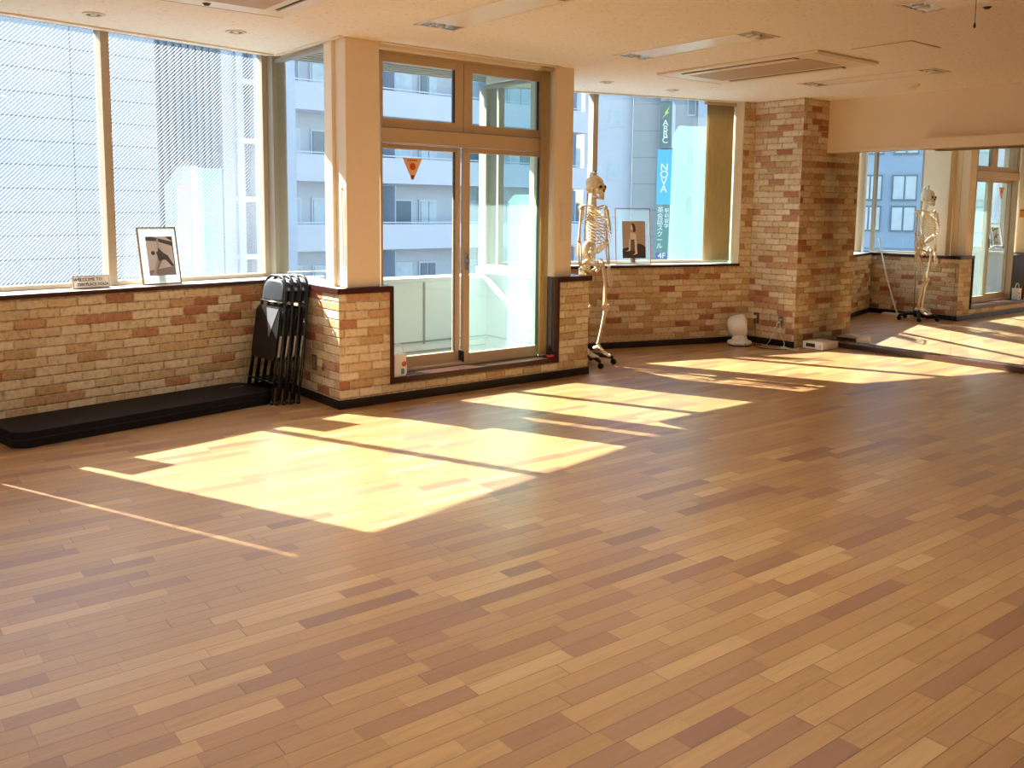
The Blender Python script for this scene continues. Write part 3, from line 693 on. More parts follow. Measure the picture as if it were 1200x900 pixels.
# ------------------------------------------------------------------ black exercise mat
FMt = frame(40.7, W(FA, 2.02, 5.785))
mt = empty('gym_mat', FMt); tag(mt, 'long thick black folding gym mat lying along the brick wall', 'mat')
mp = []
def rrect(x0, x1, y0, y1, r, n=7):
    P = []
    for cx, cy2, a0 in ((x1 - r, y1 - r, 0), (x0 + r, y1 - r, 90), (x0 + r, y0 + r, 180), (x1 - r, y0 + r, 270)):
        for k in range(n): a = rad(a0 + 90 * k / (n - 1)); P.append((cx + r * math.cos(a), cy2 + r * math.sin(a)))
    return P
MB().prism(rrect(0, 1.845, 0, .49, .07), 0.0, .10, bev=.012).build('cover', 'mat', mt)
MB().tube([(x, y, .052) for x, y in rrect(-.003, 1.848, -.003, .493, .07)], .004, 6, closed=True).build('seam_piping', 'blackvinyl', mt)
MB().box(1.65, 1.77, .30, .306, .0995, .102).build('tag_strip', 'greymetal', mt)

# ------------------------------------------------------------------ skeleton model on a wheeled stand
def skeleton():
    r = empty('skeleton_model'); tag(r, 'life size white plastic skeleton model hanging on a black wheeled stand by the far window', 'skeleton')
    B = 'bone'
    # --- stand
    st = MB().tube([(0, -.115, .10), (0, -.115, 1.30), (0, -.10, 1.45), (0, -.085, 1.72), (0, -.05, 1.815), (0, 0, 1.835), (0, .01, 1.80)], .009, 10).build('stand_pole', 'chrome', r)
    base = MB()
    for k in range(5):
        a = rad(90 + 72 * k + 50); base.tube([(0, -.06, .10), (.16 * math.cos(a), -.06 + .16 * math.sin(a), .085), (.25 * math.cos(a), -.06 + .25 * math.sin(a), .065)], [.026, .021, .016], 10)
    base.lathe([(0, .07), (.035, .07), (.04, .10), (.028, .15), (0, .15)], 20, mtx=T(0, -.06, 0))
    bo = base.build('star_base', 'blackplastic', r)
    for k in range(5):
        a = rad(90 + 72 * k + 50); x, y = .25 * math.cos(a), -.06 + .25 * math.sin(a)
        c = MB().tube([(x - .014, y + .012, .026), (x + .014, y + .012, .026)], .026, 14).tube([(x, y, .035), (x, y, .072)], .009, 8)
        c.build('caster', 'blackplastic', bo)
    MB().tube([(0, .0, 1.795), (0, 0, 1.822)], .006, 8).ball((0, 0, 1.828), .011, 2).build('hanging_hook', 'blackplastic', r)
    # --- skull
    sk = MB(); sk.ball((0, -.01, 1.715), (.072, .094, .078), 3)
    sk.ball((0, .055, 1.672), (.056, .040, .056), 3).ball((0, .078, 1.700), (.050, .018, .012), 2)
    for s in (-1, 1):
        sk.tube([(s * .058, .062, 1.672), (s * .070, .03, 1.668), (s * .068, -.005, 1.672)], .007, 8)
        sk.ball((s * .047, .07, 1.664), (.020, .018, .015), 2).ball((s * .058, -.03, 1.645), (.015, .02, .022), 2)
    sk.ball((0, .085, 1.635), (.030, .018, .022), 2).ball((0, -.06, 1.668), (.05, .045, .045), 2)
    so_ = sk.build('skull', B, r)
    for s in (-1, 1): MB().ball((s * .030, .087, 1.684), (.019, .013, .017), 2).build('eye_socket', 'socket', so_)
    MB().prism([(-.011, 1.638), (.011, 1.638), (0, 1.668)], .086, .106, mtx=Matrix(((1, 0, 0, 0), (0, 0, 1, 0), (0, 1, 0, 0), (0, 0, 0, 1)))).build('nose_opening', 'socket', so_)
    jw = MB()
    jw.tube([(-.052, .012, 1.655), (-.050, .022, 1.605), (-.034, .068, 1.583), (0, .092, 1.578), (.034, .068, 1.583), (.050, .022, 1.605), (.052, .012, 1.655)], [.009, .012, .013, .015, .013, .012, .009], 8)
    jw.build('jaw', B, r)
    th = MB()
    for z in (1.611, 1.598):
        for k in range(-4, 5): a = rad(k * 14); th.box(.030 * math.sin(a) - .0032, .030 * math.sin(a) + .0032, .066 + .030 * math.cos(a) - .003, .066 + .030 * math.cos(a) + .003, z - .006, z + .006, .001)
    th.build('teeth', 'whiteplastic', so_)
    # --- spine
    spn = MB()
    def sy(z): # spine curve
        return -.03 + .030 * math.sin((z - 1.0) / .6 * 2 * PI * .75 + 2.6)
    zs = []; z = 1.02
    while z < 1.64:
        t = (z - 1.02) / .62; h = .034 - .018 * t; rr = .024 - .010 * t; zs.append(z)
        spn.lathe([(0, 0), (rr, 0), (rr * .85, h * .4), (rr, h * .78), (0, h * .78)], 12, mtx=T(0, sy(z), z))
        spn.tube([(0, sy(z) - rr, z + h * .4), (0, sy(z) - rr - .032 + .008 * t, z + h * .1)], .0055, 6)
        spn.tube([(-.034 + .010 * t, sy(z) - rr, z + h * .45), (.034 - .010 * t, sy(z) - rr, z + h * .45)], .0048, 6)
        z += h
    spn.build('spine', B, r)
    # --- ribs
    lens = [.055, .080, .098, .110, .118, .122, .124, .122, .116, .106, .090, .072]
    for k in range(12):
        z0 = 1.485 - k * .0235; rx = lens[k]; ry = lens[k] * .80 + .012
        for s in (-1, 1):
            pts = []; amax = 168 if k < 7 else (150 if k < 10 else (100 if k == 10 else 70))
            for j in range(17):
                a = rad(amax * j / 16); drop = (.055 + .012 * k) * (1 - math.cos(a)) * .5 * (1 if a < rad(120) else 1)
                rise = max(0, (a - rad(110))) * .028 * (k / 4 if k < 10 else 0)
                pts.append((s * rx * math.sin(a), -.045 + ry - ry * math.cos(a) - .01, z0 - drop + rise))
            MB().tube(pts, [.0058] * 17, 6).build('rib', B, r)
    MB().prism([(-.022, 1.475), (.022, 1.475), (.013, 1.43), (.016, 1.36), (.009, 1.285), (-.009, 1.285), (-.016, 1.36), (-.013, 1.43)], .098, .109, mtx=Matrix(((1, 0, 0, 0), (0, .95, 1, .02), (0, 1, 0, 0), (0, 0, 0, 1))) if False else Matrix(((1, 0, 0, 0), (0, -.22, 1, .365), (0, 1, 0, 0), (0, 0, 0, 1))), bev=.003).build('breastbone', 'bone', r)
    # --- shoulders, arms
    for s in (-1, 1):
        MB().tube([(s * .02, .045, 1.478), (s * .075, .055, 1.495), (s * .13, .02, 1.512), (s * .168, -.015, 1.508)], [.008, .006, .007, .009], 8).build('collarbone', B, r)
        g = MB(); g.prism([(s * .165, 1.50), (s * .075, 1.495), (s * .07, 1.455), (s * .095, 1.345), (s * .135, 1.43)], -.075, -.067, mtx=Matrix(((1, 0, 0, 0), (0, 0, 1, 0), (0, 1, 0, 0), (0, 0, 0, 1))))
        g.tube([(s * .075, -.085, 1.47), (s * .13, -.085, 1.497), (s * .178, -.03, 1.515)], .008, 8)
        g.build('shoulder_blade', B, r)
        a1 = MB(); sh = Vector((s * .178, -.015, 1.488)); el = Vector((s * .205, -.015, 1.185)); wr = Vector((s * .210, .012, .945))
        a1.ball(sh, .024, 2).tube([sh, sh.lerp(el, .15), sh.lerp(el, .5), sh.lerp(el, .88), el], [.016, .013, .0105, .012, .016], 10).ball(el, (.027, .016, .016), 2)
        a1.build('upper_arm', B, r)
        a2 = MB()
        for o in (-.013, .013): a2.tube([el + Vector((o, .004, -.012)), el.lerp(wr, .5) + Vector((o * 1.5, 0, 0)), wr + Vector((o * .9, 0, .008))], [.010, .0068, .009], 8)
        a2.build('forearm', B, r)
        h = MB()
        for i in range(8): h.ball(wr + Vector((-.016 + .011 * (i % 4), .004, -.014 - .013 * (i // 4))), .0085, 1)
        for i, (ox, L) in enumerate(((-.021, .152), (-.008, .170), (.007, .162), (.020, .135))):
            p = wr + Vector((ox * .8, .004, -.036)); q = wr + Vector((ox * 1.5, .012, -.036 - L * .40)); u_ = wr + Vector((ox * 1.6, .024, -.036 - L * .66)); t_ = wr + Vector((ox * 1.55, .026, -.036 - L * .86)); e_ = wr + Vector((ox * 1.5, .022, -.036 - L))
            for A_, B_ in ((p, q), (q, u_), (u_, t_), (t_, e_)): h.tube([A_, A_.lerp(B_, .5), B_], [.0062, .0042, .0058], 6)
        for A_, B_ in ((Vector((-s * .022, .010, -.022)), Vector((-s * .045, .028, -.058))), (Vector((-s * .045, .028, -.058)), Vector((-s * .052, .036, -.085))), (Vector((-s * .052, .036, -.085)), Vector((-s * .054, .038, -.108)))):
            h.tube([wr + A_, wr + B_], [.0066, .0052], 6)
        h.build('hand', B, r)
    # --- pelvis
    pv = MB()
    for s in (-1, 1):
        g = []
        for i in range(9):
            a = rad(-25 + 150 * i / 8); row = []
            for j in range(5):
                t = j / 4; rr = .055 + .075 * t
                row.append((s * (.048 + rr * .62 * math.sin(a) + .012 * t), -.05 + rr * (.25 - .62 * math.cos(a) * .9) + .05 * math.sin(a) * t, 1.005 + .035 + rr * .95 * math.sin(a) * (.45 + .75 * t)))
            g.append(row)
        pv.sheet(g, .008)
        pv.tube([(s * .10, .0, .985), (s * .055, .055, .955), (s * .012, .068, .945)], [.020, .012, .012], 8)
        pv.tube([(s * .10, -.01, .985), (s * .075, -.035, .925), (s * .055, .0, .895), (s * .030, .045, .925), (s * .012, .066, .945)], [.020, .018, .014, .011, .011], 8)
        pv.ball((s * .100, -.005, .985), .030, 2)
    pv.prism([(-.048, 1.06), (.048, 1.06), (.030, .98), (.010, .91), (-.010, .91), (-.030, .98)], -.075, -.045, mtx=Matrix(((1, 0, 0, 0), (0, 0, 1, 0), (0, 1, 0, 0), (0, 0, 0, 1))), bev=.008)
    pv.build('pelvis', B, r)
    # --- legs (one knee swung a little forward)
    for s, fw_, tw in ((-1, .05, .0), (1, -.035, .03)):
        hip = Vector((s * .112, -.005, .985)); kn = Vector((s * .085, .035 + fw_, .565)); an = Vector((s * .075, -.02 + fw_ * .6, .195))
        t = MB(); t.ball(hip, .024, 2).tube([hip, hip + Vector((s * .045, -.005, -.02)), hip + Vector((s * .040, .0, -.07)), hip.lerp(kn, .5) + Vector((s * .012, .012, 0)), hip.lerp(kn, .88), kn], [.014, .019, .017, .0135, .017, .024], 10)
        t.ball(kn + Vector((-.018, -.006, 0)), (.020, .027, .024), 2).ball(kn + Vector((.018, -.006, 0)), (.020, .027, .024), 2)
        t.build('thigh_bone', B, r)
        MB().ball(kn + Vector((0, .036, .004)), (.019, .011, .021), 2).build('kneecap', B, r)
        c = MB(); k2 = kn + Vector((0, 0, -.035))
        c.ball(k2, (.036, .025, .017), 2).tube([k2, k2.lerp(an, .15), k2.lerp(an, .55), k2.lerp(an, .93), an], [.024, .016, .0115, .012, .019], 10)
        c.tube([k2 + Vector((s * .032, -.012, -.015)), k2.lerp(an, .5) + Vector((s * .028, -.012, 0)), an + Vector((s * .024, -.006, -.012))], [.009, .006, .010], 8)
        c.build('shin_bones', B, r)
        ft = MB(); ft.ball(an + Vector((0, -.028, -.04)), (.019, .034, .022), 2).ball(an + Vector((0, .008, -.022)), (.024, .026, .020), 2)
        for i in range(5):
            ox = (-.026 + .013 * i) * s; ln = [.135, .14, .132, .122, .108][i]
            m0 = an + Vector((ox * .6, .025, -.03)); m1 = an + Vector((ox * 1.15, .025 + ln * .55, -.078)); m2 = an + Vector((ox * 1.25, .025 + ln * .80, -.088)); m3 = an + Vector((ox * 1.25, .025 + ln, -.098))
            for A_, B_ in ((m0, m1), (m1, m2), (m2, m3)): ft.tube([A_, A_.lerp(B_, .5), B_], [.0085 if i == 0 else .0066, .0055, .0066], 6)
        ft.build('foot', B, r)
    return r
sk = skeleton(); sk.matrix_basis = T(.775, 8.57, 0) @ RZ(-134) @ Matrix.Scale(1.012, 4)

# ------------------------------------------------------------------ flat floor mop (behind the bay, seen in the mirror)
def mirror_pt(x, y):    # floor point whose mirror image is seen at (x, y)
    d = fwd + ri * ((x - 600) / f) - up * ((y - cy) / f); p = EYE + d * (-EYE.z / d.z)
    k = p.dot(MN) - GLASS_D; q = p - MN * (2 * k); q.z = 0; return q
a_, b_m = W(FC, BU + .10, 1.02), W(FC, BU + .10, .58)
mpv = empty('flat_mop', T(*((a_ + b_m) / 2)) @ RZ(math.degrees(math.atan2((b_m - a_).y, (b_m - a_).x)))); tag(mpv, 'white flat floor mop leaning in the corner behind the skeleton, seen in the mirror', 'mop')
MB().box(-.22, .22, -.05, .05, .005, .035, .008).build('mop_head', 'whiteplastic', mpv)
MB().box(-.225, .225, -.06, .06, .0, .012, .004).build('mop_cloth', 'cord', mpv)
MB().tube([(.0, 0, .035), (-.03, .0, .09), (-.16, .07, .55), (-.30, .10, 1.12)], .011, 10).build('handle', 'whiteplastic', mpv)

# ------------------------------------------------------------------ picture frames on the sills
def yoga_print(mb, w, h, kind):
    def P(pts, mat, z): mb.prism([((x - .5) * w, (.5 - y) * h) for x, y in pts], -.0012 - z, -.0008 - z * .5, mat=mat, mtx=Matrix(((1, 0, 0, 0), (0, 0, 1, 0), (0, 1, 0, 0), (0, 0, 0, 1))))
    def circ(cx, cyy, rx, ry): return [(cx + rx * math.cos(2 * PI * k / 16), cyy + ry * math.sin(2 * PI * k / 16)) for k in range(16)]
    if kind == 1:
        P([(0, 0), (1, 0), (1, 1), (0, 1)], 'ph_light', 0)
        P([(0, .87), (1, .77), (1, 1), (0, 1)], 'ph_mid', .0004)
        P([(0, 0), (.2, 0), (1, .14), (1, .26), (.4, .12), (0, .1)], 'ph_dark', .0004)
        P([(.74, 0), (1, 0), (1, .12), (.85, .07)], 'ph_dark', .0007)
        P([(.96, .12), (1, .12), (1, .78), (.975, .78)], 'ph_dark', .0007)
        P([(.40, .06), (.46, .06), (.47, .36), (.40, .36)], 'ph_skin', .0008)
        P([(.36, .55), (.46, .55), (.24, .93), (.30, .97), (.10, .97), (.17, .9)], 'ph_skin', .0008)
        P([(.42, .6), (.56, .58), (.33, .86), (.28, .86)], 'ph_mid', .0009)
        P([(.60, .55), (.76, .50), (.97, .77), (.86, .77)], 'ph_dark', .0009)
        P([(.33, .40), (.40, .38), (.44, .29), (.50, .35), (.62, .43), (.78, .50), (.74, .60), (.56, .60), (.46, .63), (.40, .62), (.38, .52)], 'ph_dark', .001)
        P(circ(.22, .42, .075, .055), 'ph_dark', .001)
    else:
        P([(0, 0), (1, 0), (1, 1), (0, 1)], 'se_light', 0)
        P([(0, .74), (.3, .70), (.6, .66), (.68, .60), (.85, .63), (1, .70), (1, 1), (0, 1)], 'se_dark', .0004)
        P([(.33, .46), (.50, .44), (.56, .60), (.54, .82), (.36, .80), (.33, .62)], 'se_mid', .0006)
        P([(.35, .30), (.55, .32), (.58, .48), (.44, .50), (.33, .48)], 'se_skin', .0008)
        P([(.49, .32), (.58, .34), (.62, .60), (.64, .88), (.44, .92), (.54, .86), (.53, .60)], 'se_skin', .001)
        P([(.30, .48), (.36, .48), (.34, .80), (.12, .82), (.26, .78)], 'se_skin', .001)
        P(circ(.46, .14, .09, .075), 'se_dark', .0011)
        P([(.44, .12), (.56, .14), (.58, .28), (.48, .30)], 'se_dark', .0011)
        P([(.36, .12), (.43, .10), (.46, .22), (.40, .26), (.36, .20)], 'se_skin', .0013)
def picture(name, mtx, w, h, kind, label, group=None):
    r = empty(name, mtx); tag(r, label, 'picture frame', group)
    fm = 'gold' if kind == 1 else 'copper'; t = .007
    fr_ = MB(); fr_.box(-w / 2, w / 2, -.008, .012, 0, t, .001).box(-w / 2, w / 2, -.008, .012, h - t, h, .001).box(-w / 2, -w / 2 + t, -.008, .012, t, h - t, .001).box(w / 2 - t, w / 2, -.008, .012, t, h - t, .001)
    fr_.build('frame', fm, r)
    if kind == 1: MB().box(-w / 2 + t, w / 2 - t, .0, .006, t, h - t).build('mat_board', 'matboard', r)
    else: MB().box(-w / 2 + t, w / 2 - t, .0, .004, t, h - t).build('clear_panel', 'acrylic', r)
    pm = MB(); pw, ph = (w * .69, h * .68) if kind == 1 else (w * .66, h * .66)
    yoga_print(pm, pw, ph, kind)
    o = pm.build('photo_print', None, r); o.matrix_basis = T(.012 if kind == 1 else .012, -.0015, h * .495 if kind == 1 else h * .44)
    s_ = MB(); s_.box(-.03, .03, 0, .004, 0, h * .7, .001); e = s_.build('easel_back', 'cord' if kind == 1 else fm, r)
    e.matrix_basis = T(0, .012, .02) @ RX(-4)
    return r
picture('picture_frame', FA @ T(3.325, AN + .125, SILL) @ RZ(-2) @ RX(-12), .30, .435, 1, 'slim gold picture frame with a black and white yoga photo on the long sill')
picture('picture_frame', FA @ T(1.98, AN + .13, SILL) @ RZ(2) @ RX(-12), .27, .45, 1, 'slim gold picture frame at the outer end of the long sill, past the letter sign')
picture('picture_frame', FD @ T(.86, .10, SILL) @ RZ(-9) @ RX(-7), .405, .615, 2, 'copper framed clear picture with a sepia yoga photo, on the far sill beside the skeleton')

# ------------------------------------------------------------------ letter sign
def text_mesh(body, size, mat, name, parent, mtx, ext=.0015, align='CENTER', line=1.0):
    cu = bpy.data.curves.new(name, 'FONT'); cu.body = body; cu.size = size; cu.extrude = ext; cu.align_x = align; cu.align_y = 'CENTER'; cu.space_line = line
    tmp = bpy.data.objects.new(name + '_tmp', cu); COL.objects.link(tmp)
    me = bpy.data.meshes.new_from_object(tmp.evaluated_get(bpy.context.evaluated_depsgraph_get()))
    bpy.data.objects.remove(tmp); me.materials.clear(); me.materials.append(M[mat])
    o = bpy.data.objects.new(name, me); COL.objects.link(o); o.parent = parent; o.matrix_basis = mtx
    return o
STAND = Matrix(((1, 0, 0, 0), (0, 0, -1, 0), (0, 1, 0, 0), (0, 0, 0, 1)))   # text facing -y, upright
ls = empty('letter_sign', FA @ T(2.80, AN + .13, SILL) @ RX(-8)); tag(ls, 'small white letter sign with black words standing on the long sill', 'sign')
MB().box(-.128, .128, 0, .035, 0, .092, .003).build('case', 'greyplate', ls)
MB().box(-.122, .122, -.002, .001, .008, .086).build('face', 'signface', ls)
text_mesh('WELCOME TO', .031, 'letter', 'lettering', ls, T(-.025, -.003, .064) @ STAND)
text_mesh('ZEN PLACE YOGA', .027, 'letter', 'lettering', ls, T(.008, -.003, .029) @ STAND)

# ------------------------------------------------------------------ white bucket on the door threshold
bk = empty('bucket', FC @ T(.525, .055, .19)); tag(bk, 'white rectangular bucket with lid and arched handle on the door threshold', 'bucket')
MB().prism(rrect(-.065, .065, -.05, .05, .022, 5), 0, .155, bev=.004).build('body', 'whiteplastic', bk)
MB().prism(rrect(-.069, .069, -.054, .054, .024, 5), .15, .172, bev=.004).build('lid', 'whiteplastic', bk)
MB().tube([(-.070, 0, .15)] + [(-.066 * math.cos(PI * k / 12), -.004, .165 + .085 * math.sin(PI * k / 12)) for k in range(13)] + [(.070, 0, .15)], .006, 8).build('handle', 'whiteplastic', bk)
lb_ = MB().box(.004, .058, -.0515, -.0495, .018, .10).build('label_patch', 'paper', bk)
MB().box(.006, .034, -.053, -.0510, .02, .062).build('label_print', 'blue', lb_)
MB().lathe([(0, 0), (.021, 0), (.021, .002), (0, .002)], 20, mtx=T(.032, -.0512, .098) @ RX(90)).build('label_print', 'orange', lb_)

# ------------------------------------------------------------------ stickers, tags and cords by the door
tri = empty('triangle_sticker', FC @ T(.80, .262, 1.80)); tag(tri, 'orange downward triangle sticker on the left door pane', 'sticker')
MX = Matrix(((1, 0, 0, 0), (0, 0, 1, 0), (0, 1, 0, 0), (0, 0, 0, 1)))
MB().prism([(-.092, .085), (.092, .085), (.010, -.085), (-.010, -.085)], -.0016, 0, mtx=MX).build('sticker', 'peach', tri)
MB().prism([(-.018, -.05), (.018, -.05), (.009, -.0845), (-.009, -.0845)], -.0026, -.0014, mtx=MX).build('tip', 'stickerred', tri)
MB().prism([(.028 * math.cos(2 * PI * k / 20), .018 + .028 * math.sin(2 * PI * k / 20)) for k in range(20)], -.0026, -.0014, mtx=MX).build('disc', 'orange', tri)
ln_ = MB()
for k in range(5): ln_.box(-.046 + k * .019, -.034 + k * .019, -.0026, -.0014, .062, .073)
ln_.build('print_line', 'stickerred', tri)
tg = empty('amber_tag', FC @ T(.366, .12, 1.44)); tag(tg, 'small amber tag fixed on the side of the left door post', 'tag')
MB().box(0, .012, -.04, .04, 0, .115, .003).build('plate', 'amber', tg); MB().box(.002, .014, -.03, .03, .10, .118, .002).build('clip', 'stickerred', tg)
def cord_loop(mtx, label, h, w_=.03):
    c = empty('blind_cord', mtx); tag(c, label, 'cord')
    pts = [(0, 0, 0), (.001, -.002, -h * .3), (.004, -.004, -h * .7), (.002, -.003, -h * .93)]
    pts += [(-.0 + w_ / 2 * (1 - math.cos(PI * k / 8)) , -.004, -h * .95 - w_ * .45 * math.sin(PI * k / 8)) for k in range(1, 8)]
    pts += [(w_, -.003, -h * .9), (w_ - .004, -.003, -h * .5), (w_ - .002, 0, -h * .1)]
    MB().tube(pts, .0035, 6).build('loop', 'cord', c)
    MB().tube([(w_ * .4, .003, -h * .05), (w_ * .4, -.006, -h * .05)], .008, 8).build('hook', 'whiteplastic', c)
cord_loop(FC @ T(2.155, .022, 1.58), 'pale looped blind cord hanging on the right door post', .36, .05)
cord_loop(FC @ T(.08, .11, 1.66) @ RZ(-90), 'pale looped blind cord hanging on the side of the left door post', .62, .05)
rt = empty('red_tin', FC @ T(2.082, .028, .19)); tag(rt, 'small red tin with a dark wedge at the right end of the door threshold', 'tin')
MB().lathe([(0, 0), (.038, 0), (.042, .012), (.040, .028), (0, .028)], 24).build('tin', 'reddish', rt)
MB().prism([(-.03, .028), (.022, .028), (-.024, .10)], -.02, .02, mtx=MX).build('wedge', 'blackplastic', rt)

# ------------------------------------------------------------------ gathered vertical blinds
def gathered_blind(mtx, width, depth, n, h, label):
    r = empty('vertical_blind', mtx); tag(r, label, 'blind', 'gathered vertical blinds')
    MB().box(-.02, width + .02, -.025, .025, h - .035, h, .004).build('head_rail', 'sash', r)
    hh = n * 4
    for k in range(n):        # slats stacked like shingles, each overlapping the next
        x0 = width * k / (n + .6); x1 = width * (k + 1.6) / (n + .6); dy = .007
        g = [[(x0 + (x1 - x0) * t, dy * (t - .5) * 2 - .007 * math.sin(PI * t), zz) for t in (0, .25, .5, .75, 1)] for zz in (.012, h * .33, h * .66, h - .036)]
        MB().sheet(g, .0012).build('slat', 'blind', r)
    MB().box(0, width, -.006, .006, .0, .012, .002).build('bottom_chain', 'sash', r)
    return r
gathered_blind(FD @ T(WR - .395, .155, SILL + .025), .372, .085, 15, CEIL - SILL - .03, 'olive vertical blind gathered at the right end of the far window')
gathered_blind(FA @ T(1.40, AN + .17, SILL + .02), .33, .09, 14, CEIL - SILL - .03, 'olive vertical blind gathered at the outer end of the long window')
gathered_blind(FC @ T(1.985, .085, .205), .10, .09, 8, CEIL - .21, 'olive vertical blind gathered in front of the right door jamb, reaching the threshold')

# ------------------------------------------------------------------ air circulator fan, white device, outlets, cables
fn = empty('air_circulator', T(2.55, 9.965, 0)); tag(fn, 'white round air circulator fan on the floor under the far window', 'fan')
MB().lathe([(0, .0), (.128, .0), (.130, .012), (.126, .016)], 36).build('rubber_ring', 'blackplastic', fn)
MB().lathe([(0, .014), (.132, .014), (.137, .03), (.130, .052), (.10, .058), (.084, .075), (.074, .12), (0, .13)], 36).build('base', 'whiteplastic', fn)
hd_m = T(0, 0, .222) @ RZ(-8) @ RY(90 - 8)
MB().lathe([(0, -.145), (.04, -.142), (.08, -.128), (.108, -.095), (.122, -.04), (.124, .03), (.120, .055), (.11, .06)], 36, mtx=hd_m).build('housing', 'whiteplastic', fn)
gl_ = MB()
for rr in (.02, .04, .06, .08, .1): gl_.tube([(rr * math.cos(2 * PI * k / 28), rr * math.sin(2 * PI * k / 28), .064 - .1 * rr * rr) for k in range(28)], .0022, 5, closed=True)
for k in range(14): a = 2 * PI * k / 14; gl_.tube([(.02 * math.cos(a), .02 * math.sin(a), .064), (.114 * math.cos(a + .4), .114 * math.sin(a + .4), .060)], .0022, 5)
g2 = gl_.build('grille', 'whiteplastic', fn); g2.matrix_basis = hd_m
MB().lathe([(0, .066), (.022, .066), (.024, .058), (0, .056)], 20, mtx=hd_m).build('hub', 'whiteplastic', fn)
bl = MB()
for k in range(5):
    a = 2 * PI * k / 5; bl.sheet([[(r_ * math.cos(a + t + r_ * 3), r_ * math.sin(a + t + r_ * 3), .02 + .02 * t) for t in (-.5, 0, .5)] for r_ in (.02, .06, .1)], .002)
b2 = bl.build('blade', 'whiteplastic', fn); b2.matrix_basis = hd_m
MB().lathe([(0, 0), (.008, 0), (.008, .004), (0, .004)], 12, mtx=T(.03, -.131, .033) @ RX(90)).build('switch', 'blackplastic', fn)

bx_o = Vector((3.20, 9.79, 0)); bxF = Matrix(((MD.x, MN.x * -1, 0, bx_o.x), (MD.y, MN.y * -1, 0, bx_o.y), (0, 0, 1, 0), (0, 0, 0, 1)))
bx = empty('white_device', bxF); tag(bx, 'low white box device with a dark front slot on the floor beside the pier', 'device')
MB().box(0, .25, 0, .30, .004, .085, .008).build('case', 'whiteplastic', bx)
MB().box(.045, .155, -.003, .004, .028, .068, .002).build('slot', 'darkslot', bx)
MB().box(.19, .225, -.003, .004, .03, .06, .002).build('button_pad', 'cord', bx)
MB().box(.03, .22, .05, .22, .085, .089, .001).build('top_plate', 'cord', bx)
for x in (.02, .22):
    for y in (.02, .27): MB().lathe([(0, 0), (.01, 0), (.01, .006), (0, .006)], 10, mtx=T(x, y, 0)).build('foot', 'blackplastic', bx)

def outlet(mtx, mat, label, plug=None):
    r = empty('wall_outlet', mtx); tag(r, label, 'outlet', 'wall outlets')
    MB().box(-.036, .036, -.009, 0, -.06, .06, .004).build('plate', mat, r)
    ins = MB().box(-.016, .016, -.013, -.008, -.045, .045, .002).build('socket', 'brownplate' if mat != 'brownplate' else 'greyplate', r)
    sl = MB()
    for z in (-.022, .022):
        for x in (-.006, .006): sl.box(x - .0015, x + .0015, -.0145, -.012, z - .006, z + .006)
    sl.build('slots', 'blackplastic', ins)
    return r
def onpier(x, z): return FP @ T(x, 0, z)
outlet(onpier(-.50, .285), 'brownplate', 'dark outlet plate with a white plug, low on the pier behind the fan')
outlet(onpier(-.17, .285), 'greyplate', 'taupe outlet plate with hanging white leads, low on the pier above the cables')
outlet(FC @ T(0, .40, .30) @ RZ(-90), 'brownplate', 'dark outlet plate low on the short brick wall, nearest the folding chairs')
r_ = empty('wall_jack', FC @ T(0, .25, .28) @ RZ(-90)); tag(r_, 'small dark jack beside the outlet on the short brick wall', 'outlet')
MB().box(-.016, .016, -.010, 0, -.028, .028, .004).build('plate', 'greyplate', r_); MB().box(-.008, .008, -.012, -.008, -.014, .004, .001).build('socket', 'blackplastic', r_)
pl = empty('power_plug', onpier(-.50, .295)); tag(pl, 'white power plug in the dark outlet behind the fan with its lead', 'plug')
MB().box(-.018, .012, -.055, -.0135, -.014, .020, .006).build('body', 'whiteplastic', pl)
MB().tube([(0, -.05, 0), (.02, -.06, -.08), (.03, -.05, -.20), (.06, -.08, -.275), (.20, -.16, -.29), (.05, -.24, -.29), (-.06, -.30, -.285)], .003, 6).build('lead', 'blackplastic', pl)
pl = empty('charger_leads', onpier(-.17, .28)); tag(pl, 'pair of white leads hanging from the taupe outlet down to the floor', 'cable')
for k, (x, e) in enumerate(((-.012, -.10), (.012, .08))):
    MB().box(x - .008, x + .008, -.042, -.0145, -.020 + .03 * k, .0 + .03 * k, .003).build('plug', 'whiteplastic', pl)
    MB().tube([(x, -.04, -.01 + .03 * k), (x + e * .3, -.07, -.12), (x + e, -.05, -.24), (x + e * 1.1, -.09, -.274), (x + .1 + e, -.17, -.276)], .0032, 6).build('lead', 'cord', pl)
pl = empty('cable_tangle', onpier(-.05, 0)); tag(pl, 'tangle of white cables on the floor between the pier and the white device', 'cable')
for q in range(3):
    rs_ = random.Random(q + 3); P_ = [Vector((-.02 + .035 * k + rs_.uniform(-.05, .05), -.10 - rs_.uniform(0, .12), .005 + .012 * (k % 2) * q)) for k in range(8)]
    P2 = []
    for i in range(7):
        for t in range(5): 
            a0, a1, a2, a3 = P_[max(0, i - 1)], P_[i], P_[i + 1], P_[min(7, i + 2)]; s_ = t / 5
            P2.append(.5 * ((2 * a1) + (a2 - a0) * s_ + (2 * a0 - 5 * a1 + 4 * a2 - a3) * s_ * s_ + (3 * a1 - a0 - 3 * a2 + a3) * s_ ** 3))
    MB().tube(P2, .004, 6).build('cable', 'cord' if q else 'whiteplastic', pl)
pl = empty('black_cable', onpier(-.42, 0)); tag(pl, 'thin black cable curving across the floor in front of the pier', 'cable')
MB().tube([(0, -.10, .004), (.06, -.22, .004), (.16, -.30, .004), (.28, -.31, .004), (.40, -.25, .004), (.46, -.18, .004)], .0035, 6).build('cable', 'blackplastic', pl)

